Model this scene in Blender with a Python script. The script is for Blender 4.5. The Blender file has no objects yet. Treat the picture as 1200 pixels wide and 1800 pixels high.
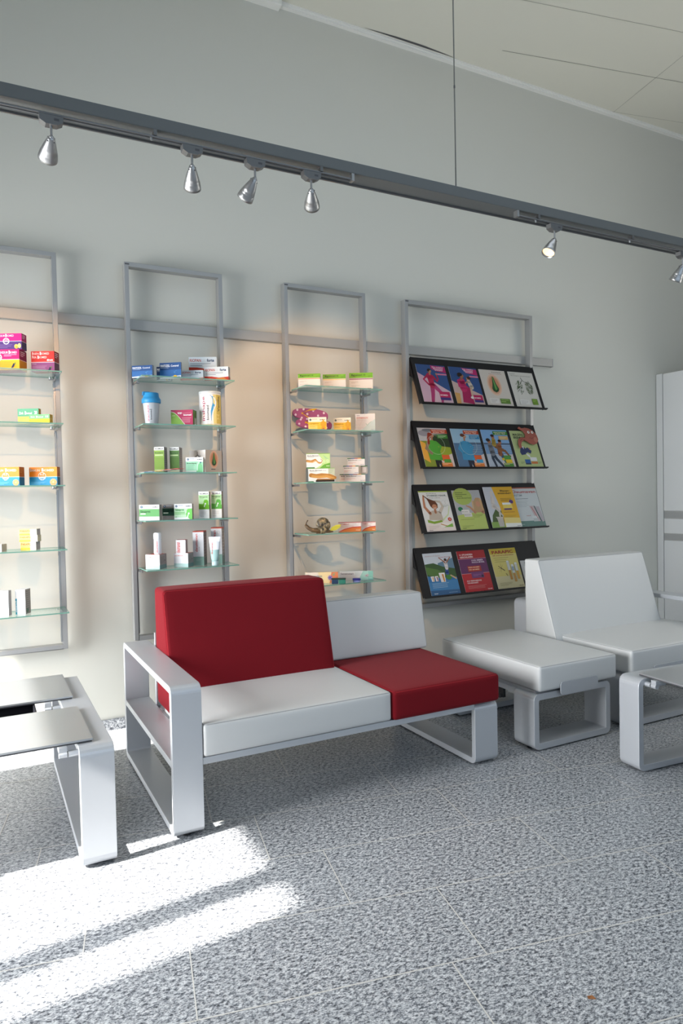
import bpy, bmesh, math, random
from mathutils import Vector, Matrix, Euler
PI = math.pi
R = math.radians
sc = bpy.context.scene
C = sc.collection

# ------------------------------------------------------------------ camera
YAW, PITCH, ROLL, FPX = 27.491, -1.527, -1.182, 1218.06
cam_d = bpy.data.cameras.new('camera')
cam_d.sensor_fit = 'VERTICAL'; cam_d.sensor_height = 36.0
cam_d.lens = FPX / 1800.0 * 36.0
cam_d.clip_start = 0.02; cam_d.clip_end = 100
cam = bpy.data.objects.new('camera', cam_d); C.objects.link(cam)
yw, pt, rl = R(YAW), R(PITCH), R(ROLL)
fwd = Vector((math.sin(yw)*math.cos(pt), math.cos(yw)*math.cos(pt), math.sin(pt)))
rgt = Vector((math.cos(yw), -math.sin(yw), 0)); upv = rgt.cross(fwd)
r2 = rgt*math.cos(rl) + upv*math.sin(rl); u2 = upv*math.cos(rl) - rgt*math.sin(rl)
mw = Matrix((r2, u2, -fwd)).transposed().to_4x4(); mw.translation = Vector((0, 0, 1.45))
cam.matrix_world = mw
sc.camera = cam

# ------------------------------------------------------------------ world, sun, daylight
sc.view_settings.view_transform = 'Standard'; sc.view_settings.look = 'None'
sc.view_settings.gamma = 1.0; sc.view_settings.use_curve_mapping = False
sc.view_settings.exposure = 0.0
SUN_AZ, SUN_EL, SUN_E = 6.0, 34.0, 25.0
world = bpy.data.worlds.new('sky'); sc.world = world; world.use_nodes = True
wn = world.node_tree.nodes
wn['Background'].inputs[0].default_value = (0.62, 0.80, 1.0, 1); wn['Background'].inputs[1].default_value = 1.0
sc.cycles.use_denoising = True
sc.cycles.max_bounces = 10; sc.cycles.diffuse_bounces = 6; sc.cycles.glossy_bounces = 4
sc.cycles.transparent_max_bounces = 16; sc.cycles.transmission_bounces = 8
sc.cycles.sample_clamp_indirect = 6.0
sc.cycles.caustics_reflective = False; sc.cycles.caustics_refractive = False
sd = bpy.data.lights.new('sun', 'SUN'); sd.energy = SUN_E; sd.angle = R(0.9); sd.color = (1, 0.96, 0.9)
so = bpy.data.objects.new('sun', sd); C.objects.link(so)
sdir = Vector((math.cos(R(SUN_AZ))*math.cos(R(SUN_EL)), math.sin(R(SUN_AZ))*math.cos(R(SUN_EL)), -math.sin(R(SUN_EL))))
so.rotation_euler = sdir.to_track_quat('-Z', 'Y').to_euler(); so.location = (-6, 2, 4)
def area(name, loc, aim, sx, sy, power, col, spread=180):
    l = bpy.data.lights.new(name, 'AREA'); l.shape = 'RECTANGLE'; l.size = sx; l.size_y = sy
    l.energy = power; l.color = col; l.spread = R(spread)
    o = bpy.data.objects.new(name, l); C.objects.link(o); o.location = loc
    o.rotation_euler = Vector(aim).to_track_quat('-Z', 'Y').to_euler()
    return o
area('window_daylight_left', (-2.75, 3.2, 1.25), (1, 0.12, -0.42), 2.4, 2.3, 250, (0.96, 0.98, 1.0), 130)
area('window_daylight_rear', (2.6, -1.8, 2.2), (0, 1, -1.1), 7.4, 3.0, 21, (0.90, 0.96, 1.0))
area('overhead_fill', (2.5, 1.8, 4.98), (0, 0.0, -1), 3.6, 1.8, 7, (1.0, 0.98, 0.93), 95)  # added fill from above to brighten the seat tops, not a known skylight

# ------------------------------------------------------------------ materials
MC = {}
def lin(c): return c/12.92 if c <= .04045 else ((c+.055)/1.055)**2.4
def hexc(h):
    h = h.lstrip('#'); return tuple(lin(int(h[i:i+2], 16)/255) for i in (0, 2, 4))
def mat(name, col, rough=.5, metal=0., **kw):
    if name in MC: return MC[name]
    m = bpy.data.materials.new(name); m.use_nodes = True
    b = m.node_tree.nodes['Principled BSDF']
    b.inputs['Base Color'].default_value = (*col, 1); b.inputs['Roughness'].default_value = rough
    b.inputs['Metallic'].default_value = metal
    for k, v in kw.items():
        b.inputs[k.replace('_', ' ')].default_value = v
    MC[name] = m; return m
def nodes(m): return m.node_tree.nodes, m.node_tree.links, m.node_tree.nodes['Principled BSDF']
def noise_bump(m, scale, strength, dist=.002, detail=4, stretch=None):
    n, l, b = nodes(m)
    tc = n.new('ShaderNodeTexCoord'); t = n.new('ShaderNodeTexNoise'); t.inputs['Scale'].default_value = scale
    t.inputs['Detail'].default_value = detail
    src = tc.outputs['Object']
    if stretch:
        mp = n.new('ShaderNodeMapping'); mp.inputs['Scale'].default_value = stretch
        l.new(src, mp.inputs[0]); src = mp.outputs[0]
    l.new(src, t.inputs['Vector'])
    bp = n.new('ShaderNodeBump'); bp.inputs['Strength'].default_value = strength; bp.inputs['Distance'].default_value = dist
    l.new(t.outputs['Fac'], bp.inputs['Height']); l.new(bp.outputs[0], b.inputs['Normal'])
    return t
def P(h, rough=.55, gain=1.):                                   # printed paper / card of one ink colour
    return mat('ink_%s_%d_%d' % (h, int(rough*100), int(gain*100)), tuple(c*gain for c in hexc(h)), rough, Specular_IOR_Level=.3)

M_wall = mat('wall_paint', (.61, .60, .54), .9); noise_bump(M_wall, 120, .08, .001)
M_wall2 = mat('unseen_wall_dark', (.16, .16, .155), .9)  # unseen walls, made dark to cut the bounced fill light
M_ceil = mat('ceiling_panel', (.70, .68, .585), .9)
M_seam = mat('ceiling_seam', (.17, .165, .14), .9)
M_white = mat('white_lacquer', (.55, .555, .55), .45)
M_silver = mat('silver_powder_coat', (.50, .515, .54), .38, .35); noise_bump(M_silver, 900, .06, .0004, 2)
M_frame = mat('anodised_frame', (.36, .36, .355), .42, .5)
M_rail = mat('anodised_rail', (.38, .375, .36), .45, .4)
M_beam = mat('beam_paint', (.135, .142, .14), .5, .2)
M_track = mat('track_grey', (.17, .17, .17), .35, .6)
M_steel = mat('brushed_steel', (.40, .40, .40), .36, .95); noise_bump(M_steel, 300, .25, .0006, 3, (1, 1, .05))
M_plate = mat('brushed_aluminium_plate', (.52, .53, .54), .33, .8); noise_bump(M_plate, 200, .12, .0005, 3, (.05, 1, 1))
M_edge = mat('dark_edge', (.07, .07, .075), .5)
M_black = mat('black_sheet', (.009, .009, .010), .55, Specular_IOR_Level=.25)
M_tray = mat('dark_tray', (.012, .012, .015), .9, Specular_IOR_Level=.05)
M_corn = mat('cornice_white', (.80, .79, .74), .6)
M_rubber = mat('rubber_pad', (.02, .02, .02), .8)
M_vinyl = mat('white_vinyl', (.59, .59, .58), .42); noise_bump(M_vinyl, 260, .10, .0007, 3)
M_thread = mat('seam_grey', (.33, .33, .33), .7)
M_red = mat('red_fabric', (.16, .003, .008), .92); noise_bump(M_red, 700, .35, .0008, 2)
M_red.node_tree.nodes['Principled BSDF'].inputs['Specular IOR Level'].default_value = .2
M_red.node_tree.nodes['Principled BSDF'].inputs['Sheen Weight'].default_value = .10; M_red.node_tree.nodes['Principled BSDF'].inputs['Sheen Tint'].default_value = (1, .35, .35, 1)
M_redseam = mat('red_seam', (.30, .004, .01), .9)
# clear shelf glass: green edge, clear face
M_glass = bpy.data.materials.new('shelf_glass'); M_glass.use_nodes = True
n = M_glass.node_tree.nodes; l = M_glass.node_tree.links; n.clear()
out = n.new('ShaderNodeOutputMaterial'); mx = n.new('ShaderNodeMixShader'); tr = n.new('ShaderNodeBsdfTransparent')
gl = n.new('ShaderNodeBsdfGlossy'); gl.inputs['Roughness'].default_value = .03; gl.inputs['Color'].default_value = (.9, 1, .97, 1)
tr.inputs['Color'].default_value = (.965, .985, .975, 1)
lw = n.new('ShaderNodeLayerWeight'); lw.inputs[0].default_value = .5
pw = n.new('ShaderNodeMath'); pw.operation = 'POWER'; pw.inputs[1].default_value = 5
ml = n.new('ShaderNodeMath'); ml.operation = 'MULTIPLY_ADD'; ml.inputs[1].default_value = .75; ml.inputs[2].default_value = .045
l.new(lw.outputs['Facing'], pw.inputs[0]); l.new(pw.outputs[0], ml.inputs[0]); l.new(ml.outputs[0], mx.inputs[0]); l.new(tr.outputs[0], mx.inputs[1]); l.new(gl.outputs[0], mx.inputs[2]); l.new(mx.outputs[0], out.inputs[0])
M_gedge = mat('glass_edge', (.16, .33, .26), .15)
M_clear = bpy.data.materials.new('cloudy_plastic'); M_clear.use_nodes = True
n = M_clear.node_tree.nodes; l = M_clear.node_tree.links
b = n['Principled BSDF']; b.inputs['Base Color'].default_value = (.62, .66, .70, 1); b.inputs['Roughness'].default_value = .35
b.inputs['Transmission Weight'].default_value = .35
# granite
M_gran = bpy.data.materials.new('granite'); M_gran.use_nodes = True
n, l, b = nodes(M_gran)
tc = n.new('ShaderNodeTexCoord')
mp = n.new('ShaderNodeMapping'); mp.inputs['Rotation'].default_value = (0, 0, R(30)); mp.inputs['Scale'].default_value = (1, 1.7, 1.2)
l.new(tc.outputs['Object'], mp.inputs[0])
t1 = n.new('ShaderNodeTexNoise'); t1.inputs['Scale'].default_value = 52; t1.inputs['Detail'].default_value = 8; t1.inputs['Roughness'].default_value = .86
t2 = n.new('ShaderNodeTexNoise'); t2.inputs['Scale'].default_value = 120; t2.inputs['Detail'].default_value = 3; t2.inputs['Roughness'].default_value = .6
t3 = n.new('ShaderNodeTexNoise'); t3.inputs['Scale'].default_value = 7; t3.inputs['Detail'].default_value = 3
for t in (t1, t2, t3): l.new(mp.outputs[0], t.inputs['Vector'])
r1 = n.new('ShaderNodeValToRGB'); e = r1.color_ramp.elements
e[0].position = .37; e[0].color = (.018, .02, .026, 1); e[1].position = .64; e[1].color = (.72, .73, .74, 1)
for pos, c in ((.435, (.075, .083, .10)), (.475, (.22, .235, .26)), (.505, (.43, .445, .46)), (.56, (.58, .59, .60))):
    q = e.new(pos); q.color = (*c, 1)
l.new(t1.outputs['Fac'], r1.inputs[0])
mixv = n.new('ShaderNodeMix'); mixv.data_type = 'RGBA'; mixv.blend_type = 'MULTIPLY'; mixv.inputs[0].default_value = .8
rv = n.new('ShaderNodeValToRGB'); rv.color_ramp.elements[0].position = .36; rv.color_ramp.elements[0].color = (.30, .31, .34, 1)
rv.color_ramp.elements[1].position = .50; rv.color_ramp.elements[1].color = (1.08, 1.08, 1.08, 1)
l.new(t2.outputs['Fac'], rv.inputs[0]); l.new(r1.outputs[0], mixv.inputs[6]); l.new(rv.outputs[0], mixv.inputs[7])
mix2 = n.new('ShaderNodeMix'); mix2.data_type = 'RGBA'; mix2.blend_type = 'MULTIPLY'; mix2.inputs[0].default_value = .3
rr = n.new('ShaderNodeValToRGB'); rr.color_ramp.elements[0].position = .3; rr.color_ramp.elements[0].color = (.7, .7, .7, 1); rr.color_ramp.elements[1].position = .7
l.new(t3.outputs['Fac'], rr.inputs[0]); l.new(mixv.outputs[2], mix2.inputs[6]); l.new(rr.outputs[0], mix2.inputs[7])
l.new(mix2.outputs[2], b.inputs['Base Color']); b.inputs['Roughness'].default_value = .34
M_grout = mat('tile_joint', (.60, .58, .54), .8)

# ------------------------------------------------------------------ mesh helpers
def put(name, me, parent=None, smooth=False, bevel=0., seg=2):
    o = bpy.data.objects.new(name, me); C.objects.link(o)
    if parent is not None: o.parent = parent
    if smooth:
        for p in me.polygons: p.use_smooth = True
    if bevel:
        b = o.modifiers.new('bevel', 'BEVEL'); b.width = bevel; b.segments = seg; b.limit_method = 'ANGLE'; b.angle_limit = R(40)
        b.harden_normals = False
    return o
class MB:
    def __init__(s): s.v = []; s.f = []; s.m = []; s.ms = []; s.sm = []
    def mi(s, m):
        if m not in s.ms: s.ms.append(m)
        return s.ms.index(m)
    def add(s, vs, fs, m, smooth=False, mtx=None):
        o = len(s.v); k = s.mi(m)
        for v in vs:
            v = Vector(v)
            if mtx is not None: v = mtx @ v
            s.v.append(tuple(v))
        for f in fs: s.f.append([o+i for i in f]); s.m.append(k); s.sm.append(smooth)
    def box(s, x0, x1, y0, y1, z0, z1, m, mtx=None, fm=None):
        vs = [(x, y, z) for z in (z0, z1) for y in (y0, y1) for x in (x0, x1)]
        fs = [(0, 2, 3, 1), (4, 5, 7, 6), (0, 1, 5, 4), (2, 6, 7, 3), (0, 4, 6, 2), (1, 3, 7, 5)]
        if fm is None: s.add(vs, fs, m, mtx=mtx)
        else:
            for i, f in enumerate(fs): s.add([vs[j] for j in f], [(0, 1, 2, 3)], fm.get(i, m), mtx=mtx)
    def cyl(s, p0, p1, r0, r1, m, n=20, caps=True, smooth=True, mtx=None):
        p0 = Vector(p0); p1 = Vector(p1); d = (p1-p0).normalized()
        a = d.orthogonal().normalized(); b_ = d.cross(a)
        vs = [p0+(a*math.cos(2*PI*i/n)+b_*math.sin(2*PI*i/n))*r0 for i in range(n)] + \
             [p1+(a*math.cos(2*PI*i/n)+b_*math.sin(2*PI*i/n))*r1 for i in range(n)]
        s.add(vs, [(i, (i+1) % n, n+(i+1) % n, n+i) for i in range(n)], m, smooth, mtx)
        if caps:
            s.add(vs[:n], [tuple(reversed(range(n)))], m, mtx=mtx); s.add(vs[n:], [tuple(range(n))], m, mtx=mtx)
    def lathe(s, prof, m, n=28, mtx=None, smooth=True):
        vs = []; fs = []
        for r, z in prof:
            for i in range(n): vs.append((r*math.cos(2*PI*i/n), r*math.sin(2*PI*i/n), z))
        for k in range(len(prof)-1):
            for i in range(n):
                j = (i+1) % n; fs.append((k*n+i, k*n+j, (k+1)*n+j, (k+1)*n+i))
        s.add(vs, fs, m, smooth, mtx)
    def prism(s, pts, axis, a0, a1, m, mtx=None):       # pts 2-D, extruded along axis
        def mk(p, a):
            return {'x': (a, p[0], p[1]), 'y': (p[0], a, p[1]), 'z': (p[0], p[1], a)}[axis]
        n_ = len(pts); vs = [mk(p, a0) for p in pts]+[mk(p, a1) for p in pts]
        s.add(vs, [(i, (i+1) % n_, n_+(i+1) % n_, n_+i) for i in range(n_)]+[tuple(reversed(range(n_))), tuple(range(n_, 2*n_))], m, mtx=mtx)
    def tube(s, pts, r, m, n=8, closed=False, mtx=None):
        pts = [Vector(p) for p in pts]; k = len(pts); vs = []
        for i, p in enumerate(pts):
            a = pts[(i-1) % k] if (closed or i > 0) else p
            c = pts[(i+1) % k] if (closed or i < k-1) else p
            t = (c-a).normalized(); up = Vector((0, 0, 1)) if abs(t.z) < .9 else Vector((0, 1, 0))
            u = t.cross(up).normalized(); w = u.cross(t)
            rr_ = r[i] if isinstance(r, (list, tuple)) else r
            for q in range(n): vs.append(p+(u*math.cos(2*PI*q/n)+w*math.sin(2*PI*q/n))*rr_)
        fs = []
        for i in range(k if closed else k-1):
            for q in range(n):
                a = i*n+q; b_ = i*n+(q+1) % n; c = ((i+1) % k)*n+(q+1) % n; d = ((i+1) % k)*n+q
                fs.append((a, b_, c, d))
        if not closed: fs += [tuple(range(n)), tuple(range((k-1)*n, k*n))]
        s.add(vs, fs, m, True, mtx)
    def build(s, name, parent=None, bevel=0., seg=2, fix=True):
        me = bpy.data.meshes.new(name); me.from_pydata(s.v, [], s.f)
        for m in s.ms: me.materials.append(m)
        me.polygons.foreach_set('material_index', s.m); me.polygons.foreach_set('use_smooth', s.sm)
        if fix:
            bm = bmesh.new(); bm.from_mesh(me)
            if bevel: bmesh.ops.remove_doubles(bm, verts=bm.verts, dist=1e-5)
            bmesh.ops.recalc_face_normals(bm, faces=bm.faces); bm.to_mesh(me); bm.free()
        me.update()
        return put(name, me, parent, bevel=bevel, seg=seg)
def root(name, label, cat, loc=(0, 0, 0), rz=0., group=None):
    o = bpy.data.objects.new(name, None); C.objects.link(o); o.location = loc; o.rotation_euler = (0, 0, rz)
    o.empty_display_size = .05
    o['label'] = label; o['category'] = cat
    if group: o['group'] = group
    return o
def tag(o, label, cat, group=None):
    o['label'] = label; o['category'] = cat
    if group: o['group'] = group
    return o
def structure(o): o['kind'] = 'structure'; return o
def copy_tree(o, parent=None):
    c = o.copy(); C.objects.link(c)
    if parent is not None: c.parent = parent
    for ch in list(o.children): copy_tree(ch, c)
    return c
def rrect(x0, x1, y0, y1, r, seg=6):
    pts = []
    for cx, cy, a0 in ((x1-r, y1-r, 0), (x0+r, y1-r, 90), (x0+r, y0+r, 180), (x1-r, y0+r, 270)):
        for i in range(seg+1):
            a = R(a0+90*i/seg); pts.append((cx+r*math.cos(a), cy+r*math.sin(a)))
    return pts
def loop_mb(mb, axis, a0, a1, u0, u1, z0, z1, t, r, m, seg=6):
    """flat band bent to a rounded rectangle; the band's width runs a0..a1 along axis"""
    O = rrect(u0, u1, z0, z1, r, seg); I = rrect(u0+t, u1-t, z0+t, z1-t, max(r-t, .008), seg); n_ = len(O)
    def mk(p, a): return (a, p[0], p[1]) if axis == 'x' else (p[0], a, p[1])
    vs = [mk(p, a0) for p in O]+[mk(p, a0) for p in I]+[mk(p, a1) for p in O]+[mk(p, a1) for p in I]
    fs = []
    for i in range(n_):
        j = (i+1) % n_
        fs += [(i, j, n_+j, n_+i), (2*n_+i, 3*n_+i, 3*n_+j, 2*n_+j), (i, 2*n_+i, 2*n_+j, j), (n_+i, n_+j, 3*n_+j, 3*n_+i)]
    mb.add(vs, fs, m)
def cushion(name, parent, x0, x1, y0, y1, z0, z1, m, r=.018, bulge=(0, .004, .010), warp=None, seams=None, mseam=None, N=22):
    """soft rounded block; warp(x,y,z)->(x,y,z) shapes it"""
    cx, cy, cz = (x0+x1)/2, (y0+y1)/2, (z0+z1)/2; hx, hy, hz = (x1-x0)/2, (y1-y0)/2, (z1-z0)/2
    def cl(h):
        q = [1-r/h*(1-math.sin(PI/2*k/4)) for k in range(5)] if h > r else [1]
        q = sorted(set(q)); inner = [(-1+2*k/N)*(1-r/h) for k in range(N+1)]
        return sorted(set([-a for a in q]+inner+q))
    gx, gy, gz = cl(hx), cl(hy), cl(hz)
    vid = {}; vs = []; fs = []
    def V(i, j, k):
        key = (i, j, k)
        if key not in vid:
            u, v, w = gx[i], gy[j], gz[k]
            p = Vector((u*hx, v*hy, w*hz))
            inn = Vector((max(-hx+r, min(hx-r, p.x)), max(-hy+r, min(hy-r, p.y)), max(-hz+r, min(hz-r, p.z))))
            d = p-inn
            if d.length > 1e-9: p = inn+d.normalized()*r
            fx, fy, fz = (1-u**4), (1-v**4), (1-w**4)
            p.x += u**3*fy*fz*bulge[0]; p.y += v**3*fx*fz*bulge[1]; p.z += w**3*fx*fy*bulge[2]
            q = (p.x+cx, p.y+cy, p.z+cz)
            if warp: q = warp(*q)
            vid[key] = len(vs); vs.append(q)
        return vid[key]
    nx, ny, nz = len(gx)-1, len(gy)-1, len(gz)-1
    for i in range(nx):
        for j in range(ny):
            for k in (0, nz): fs.append((V(i, j, k), V(i+1, j, k), V(i+1, j+1, k), V(i, j+1, k)))
    for i in range(nx):
        for k in range(nz):
            for j in (0, ny): fs.append((V(i, j, k), V(i+1, j, k), V(i+1, j, k+1), V(i, j, k+1)))
    for j in range(ny):
        for k in range(nz):
            for i in (0, nx): fs.append((V(i, j, k), V(i, j+1, k), V(i, j+1, k+1), V(i, j, k+1)))
    mb = MB(); mb.add(vs, fs, m, True); o = mb.build(name, parent)
    if seams:
        for kind in seams:
            sm = MB(); e = r*.32
            if kind == 'top':   pts = rrect(x0+e, x1-e, y0+e, y1-e, r, 4); L = [(a, b_, z1-e) for a, b_ in pts]
            elif kind == 'bottom': pts = rrect(x0+e, x1-e, y0+e, y1-e, r, 4); L = [(a, b_, z0+e) for a, b_ in pts]
            elif kind == 'front': pts = rrect(x0+e, x1-e, z0+e, z1-e, r, 4); L = [(a, y0+e, b_) for a, b_ in pts]
            # subdivide then warp
            LL = []
            for i in range(len(L)):
                a = Vector(L[i]); b_ = Vector(L[(i+1) % len(L)]); k = max(1, int((b_-a).length/.04))
                for q in range(k): LL.append(a.lerp(b_, q/k))
            if warp: LL = [Vector(warp(*p)) for p in LL]
            sm.tube(LL, .0022, mseam or M_thread, 6, True); sm.build('seam', o, fix=True)
    return o

# flat artwork on a face: everything goes into the thing's own mesh
TXT = {}
def text_mesh(s, bold):
    key = (s, bold)
    if key in TXT: return TXT[key]
    cu = bpy.data.curves.new('t', 'FONT'); cu.body = s; cu.size = 1; cu.resolution_u = 2; cu.offset = bold
    ob = bpy.data.objects.new('t', cu); C.objects.link(ob)
    bpy.context.view_layer.update()
    dg = bpy.context.evaluated_depsgraph_get(); ev = ob.evaluated_get(dg); me = ev.to_mesh()
    vs = [tuple(v.co) for v in me.vertices]; fs = [tuple(p.vertices) for p in me.polygons]
    ev.to_mesh_clear(); bpy.data.objects.remove(ob); bpy.data.curves.remove(cu)
    xs = [v[0] for v in vs] or [0]; ys = [v[1] for v in vs] or [0]
    TXT[key] = (vs, fs, min(xs), max(xs), min(ys), max(ys)); return TXT[key]
class Face:
    """u runs right 0..1, v runs up 0..1; w,h in metres"""
    def __init__(s, mb, O, U, V, w, h, rough=.5, gain=1.):
        s.mb = mb; s.O = Vector(O); s.U = Vector(U).normalized(); s.V = Vector(V).normalized(); s.N = s.U.cross(s.V)
        s.w = w; s.h = h; s.k = 1; s.rough = rough; s.gain = gain; s.asp = h/w
    def p(s, u, v, k=None): return s.O+s.U*(u*s.w)+s.V*(v*s.h)+s.N*(.00010*(s.k if k is None else k))
    def m(s, c): return c if not isinstance(c, str) else P(c, s.rough, s.gain)
    def poly(s, pts, c):
        s.mb.add([s.p(*q) for q in pts], [tuple(range(len(pts)))], s.m(c)); s.k += 1
    def rect(s, u0, v0, u1, v1, c): s.poly([(u0, v0), (u1, v0), (u1, v1), (u0, v1)], c)
    def ell(s, cu, cv, ru, rv=None, c='ffffff', n=18, a0=0, a1=360):
        rv = ru/s.asp if rv is None else rv
        full = abs(a1-a0) >= 360
        s.poly([(cu+ru*math.cos(R(a0+(a1-a0)*i/n)), cv+rv*math.sin(R(a0+(a1-a0)*i/n))) for i in range(n if full else n+1)], c)
    def ring(s, cu, cv, ru, wd, c, n=20):
        a = [(cu+ru*math.cos(2*PI*i/n), cv+ru/s.asp*math.sin(2*PI*i/n)) for i in range(n)]
        b_ = [(cu+(ru-wd)*math.cos(2*PI*i/n), cv+(ru-wd)/s.asp*math.sin(2*PI*i/n)) for i in range(n)]
        s.mb.add([s.p(*q) for q in a+b_], [(i, (i+1) % n, n+(i+1) % n, n+i) for i in range(n)], s.m(c)); s.k += 1
    def stroke(s, pts, w0, w1, c):
        k = len(pts)
        L = []; Rr = []
        for i in range(k):
            a = pts[max(0, i-1)]; b_ = pts[min(k-1, i+1)]
            dx = (b_[0]-a[0]); dy = (b_[1]-a[1])*s.asp; d = math.hypot(dx, dy) or 1
            w_ = (w0+(w1-w0)*i/max(1, k-1))/2
            nx, ny = -dy/d*w_, dx/d*w_/s.asp
            L.append((pts[i][0]+nx, pts[i][1]+ny)); Rr.append((pts[i][0]-nx, pts[i][1]-ny))
        s.mb.add([s.p(*q) for q in L+Rr], [(i, i+1, k+i+1, k+i) for i in range(k-1)], s.m(c)); 
        for (q, w_) in ((pts[0], w0), (pts[-1], w1)):
            s.mb.add([s.p(q[0]+w_/2*math.cos(2*PI*i/8), q[1]+w_/2*math.sin(2*PI*i/8)/s.asp) for i in range(8)], [tuple(range(8))], s.m(c))
        s.k += 1
    def text(s, t, u, v, size, c, w=None, bold=.012, rot=0, al='l'):
        """size = letter height as share of the face height; w = fitted width share (of face width)"""
        vs, fs, x0, x1, y0, y1 = text_mesh(t, bold)
        H = size*s.h/.70; sx = H
        if w: sx = w*(s.w if rot == 0 else s.h)/max(x1-x0, 1e-6)
        off = {'l': -x0, 'c': -(x0+x1)/2, 'r': -x1}[al]
        O = s.p(u, v); a = R(rot); Ur = s.U*math.cos(a)+s.V*math.sin(a); Vr = s.V*math.cos(a)-s.U*math.sin(a)
        s.mb.add([O+Ur*((q[0]+off)*sx)+Vr*(q[1]*H) for q in vs], fs, s.m(c)); s.k += 1
    def lines(s, u0, u1, v, n_, gap, c, th=.008, seed=1):
        rnd = random.Random(seed)
        for i in range(n_):
            uu = u1-(u1-u0)*rnd.random()*(.5 if i == n_-1 else .15)
            s.rect(u0, v-i*gap, uu, v-i*gap+th, c); s.k -= 1
        s.k += 1

# ------------------------------------------------------------------ the room
WY = 4.50; XL, XR, YR, ZC = -2.6, 6.4, -1.6, 4.84
fa = R(-11.26); fc, fs_ = math.cos(fa), math.sin(fa)
def rot_st(s, t): return (s*fc-t*fs_, s*fs_+t*fc)
def clip_seg(a, b_, x0, x1, y0, y1):
    t0, t1 = 0., 1.; dx, dy = b_[0]-a[0], b_[1]-a[1]
    for p_, q_ in ((-dx, a[0]-x0), (dx, x1-a[0]), (-dy, a[1]-y0), (dy, y1-a[1])):
        if abs(p_) < 1e-12:
            if q_ < 0: return None
        else:
            r_ = q_/p_
            if p_ < 0: t0 = max(t0, r_)
            else: t1 = min(t1, r_)
    if t0 >= t1: return None
    return (a[0]+t0*dx, a[1]+t0*dy), (a[0]+t1*dx, a[1]+t1*dy)
def strip(mb, a, b_, w, z, m, lim):
    q = clip_seg(a, b_, *lim)
    if not q: return
    a, b_ = Vector(q[0]), Vector(q[1]); d = (b_-a).normalized()*1; nn = Vector((-d.y, d.x))*w/2
    mb.add([(*(a-nn), z), (*(b_-nn), z), (*(b_+nn), z), (*(a+nn), z)], [(0, 1, 2, 3)], m)
mb = MB(); mb.box(XL, XR, YR, WY, -.12, 0, M_gran)
lim = (XL+.01, XR-.01, YR+.01, WY-.01)
offs = {0: .885, 1: .115, 2: .678, 3: .459, 4: .27, 5: .70, 6: .12, -1: .40, -2: .05}
for k in range(-18, 9):
    t = 1.925+.3885*k
    strip(mb, rot_st(-8, t), rot_st(10, t), .0045, .0008, M_grout, lim)
    o0 = offs.get(k+1, (k*.37) % .89)
    for j in range(-9, 9):
        s_ = o0+.89*j; strip(mb, rot_st(s_, t), rot_st(s_, t+.3885), .004, .0008, M_grout, lim)
structure(mb.build('floor', fix=False))
mb = MB(); SK0, SK1, SY0, SY1 = .7, 4.3, 0.9, 2.7                  # added unseen ceiling opening that lets the overhead fill through
mb.box(XL, SK0, YR, WY, ZC, ZC+.1, M_ceil); mb.box(SK1, XR, YR, WY, ZC, ZC+.1, M_ceil); mb.box(SK0, SK1, YR, SY0, ZC, ZC+.1, M_ceil); mb.box(SK0, SK1, SY1, WY, ZC, ZC+.1, M_ceil)
lim = (XL+.01, XR-.01, YR+.01, WY-.02)
for k in range(-2, 4):
    t = 4.852+.529*k
    strip(mb, rot_st(-8, t) if k < 0 else rot_st(2.78, t), rot_st(10, t), .004 if k == 0 else .0025, ZC-.0015, M_seam, lim)
    for s_ in (4.2, 6.95): 
        if k in (-1, 0) and s_ < 4: continue
        strip(mb, rot_st(s_, t), rot_st(s_, t+.529), .0025, ZC-.0015, M_seam, lim)
# flat dark sliver painting the shaded gap above the cornice at the lifted panel
mb.add([(2.57, 4.45, ZC-.002), (2.85, 4.432, ZC-.002), (3.1, 4.430, ZC-.002), (3.42, 4.45, ZC-.002)], [(0, 1, 2, 3)], M_edge)
structure(mb.build('ceiling', fix=False))
mb = MB(); mb.box(XL-.15, XR+.15, WY, WY+.15, -.12, ZC+.1, M_wall); structure(mb.build('wall_back'))
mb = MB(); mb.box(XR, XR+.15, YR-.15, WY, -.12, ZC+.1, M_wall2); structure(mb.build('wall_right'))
WT = 2.50; W0, W1 = 1.81, 4.44
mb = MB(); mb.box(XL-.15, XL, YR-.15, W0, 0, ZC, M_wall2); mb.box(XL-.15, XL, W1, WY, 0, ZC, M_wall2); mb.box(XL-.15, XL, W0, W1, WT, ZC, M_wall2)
structure(mb.build('wall_left'))
mb = MB()
for a, b_ in ((W0, W0+.03), (2.01, 2.13), (W1-.03, W1)): mb.box(XL-.09, XL-.03, a, b_, 0, WT, M_frame)
mb.box(XL-.09, XL-.03, W0, W1, WT-.04, WT, M_frame); mb.box(XL-.09, XL-.03, W0, W1, 0, .03, M_frame)
structure(mb.build('window_1'))
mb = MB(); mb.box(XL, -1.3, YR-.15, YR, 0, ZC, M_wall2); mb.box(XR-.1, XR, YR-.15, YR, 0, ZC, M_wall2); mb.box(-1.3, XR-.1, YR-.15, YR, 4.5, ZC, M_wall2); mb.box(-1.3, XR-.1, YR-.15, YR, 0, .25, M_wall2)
structure(mb.build('wall_front'))
mb = MB()
for k in range(6): x = -1.3+1.515*k; mb.box(x, x+.06, YR-.1, YR-.04, .25, 4.5, M_frame)
structure(mb.build('window_2'))
mb = MB(); mb.box(XL, 5.74, WY-.014, WY, 0, .068, M_gran); structure(mb.build('baseboard_back'))
mb = MB(); mb.box(1.93, XR, WY-.03, WY, ZC-.026, ZC, M_corn); mb.box(1.93, XR, WY-.04, WY-.03, ZC-.012, ZC, M_corn); structure(mb.build('trim_1'))
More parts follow.
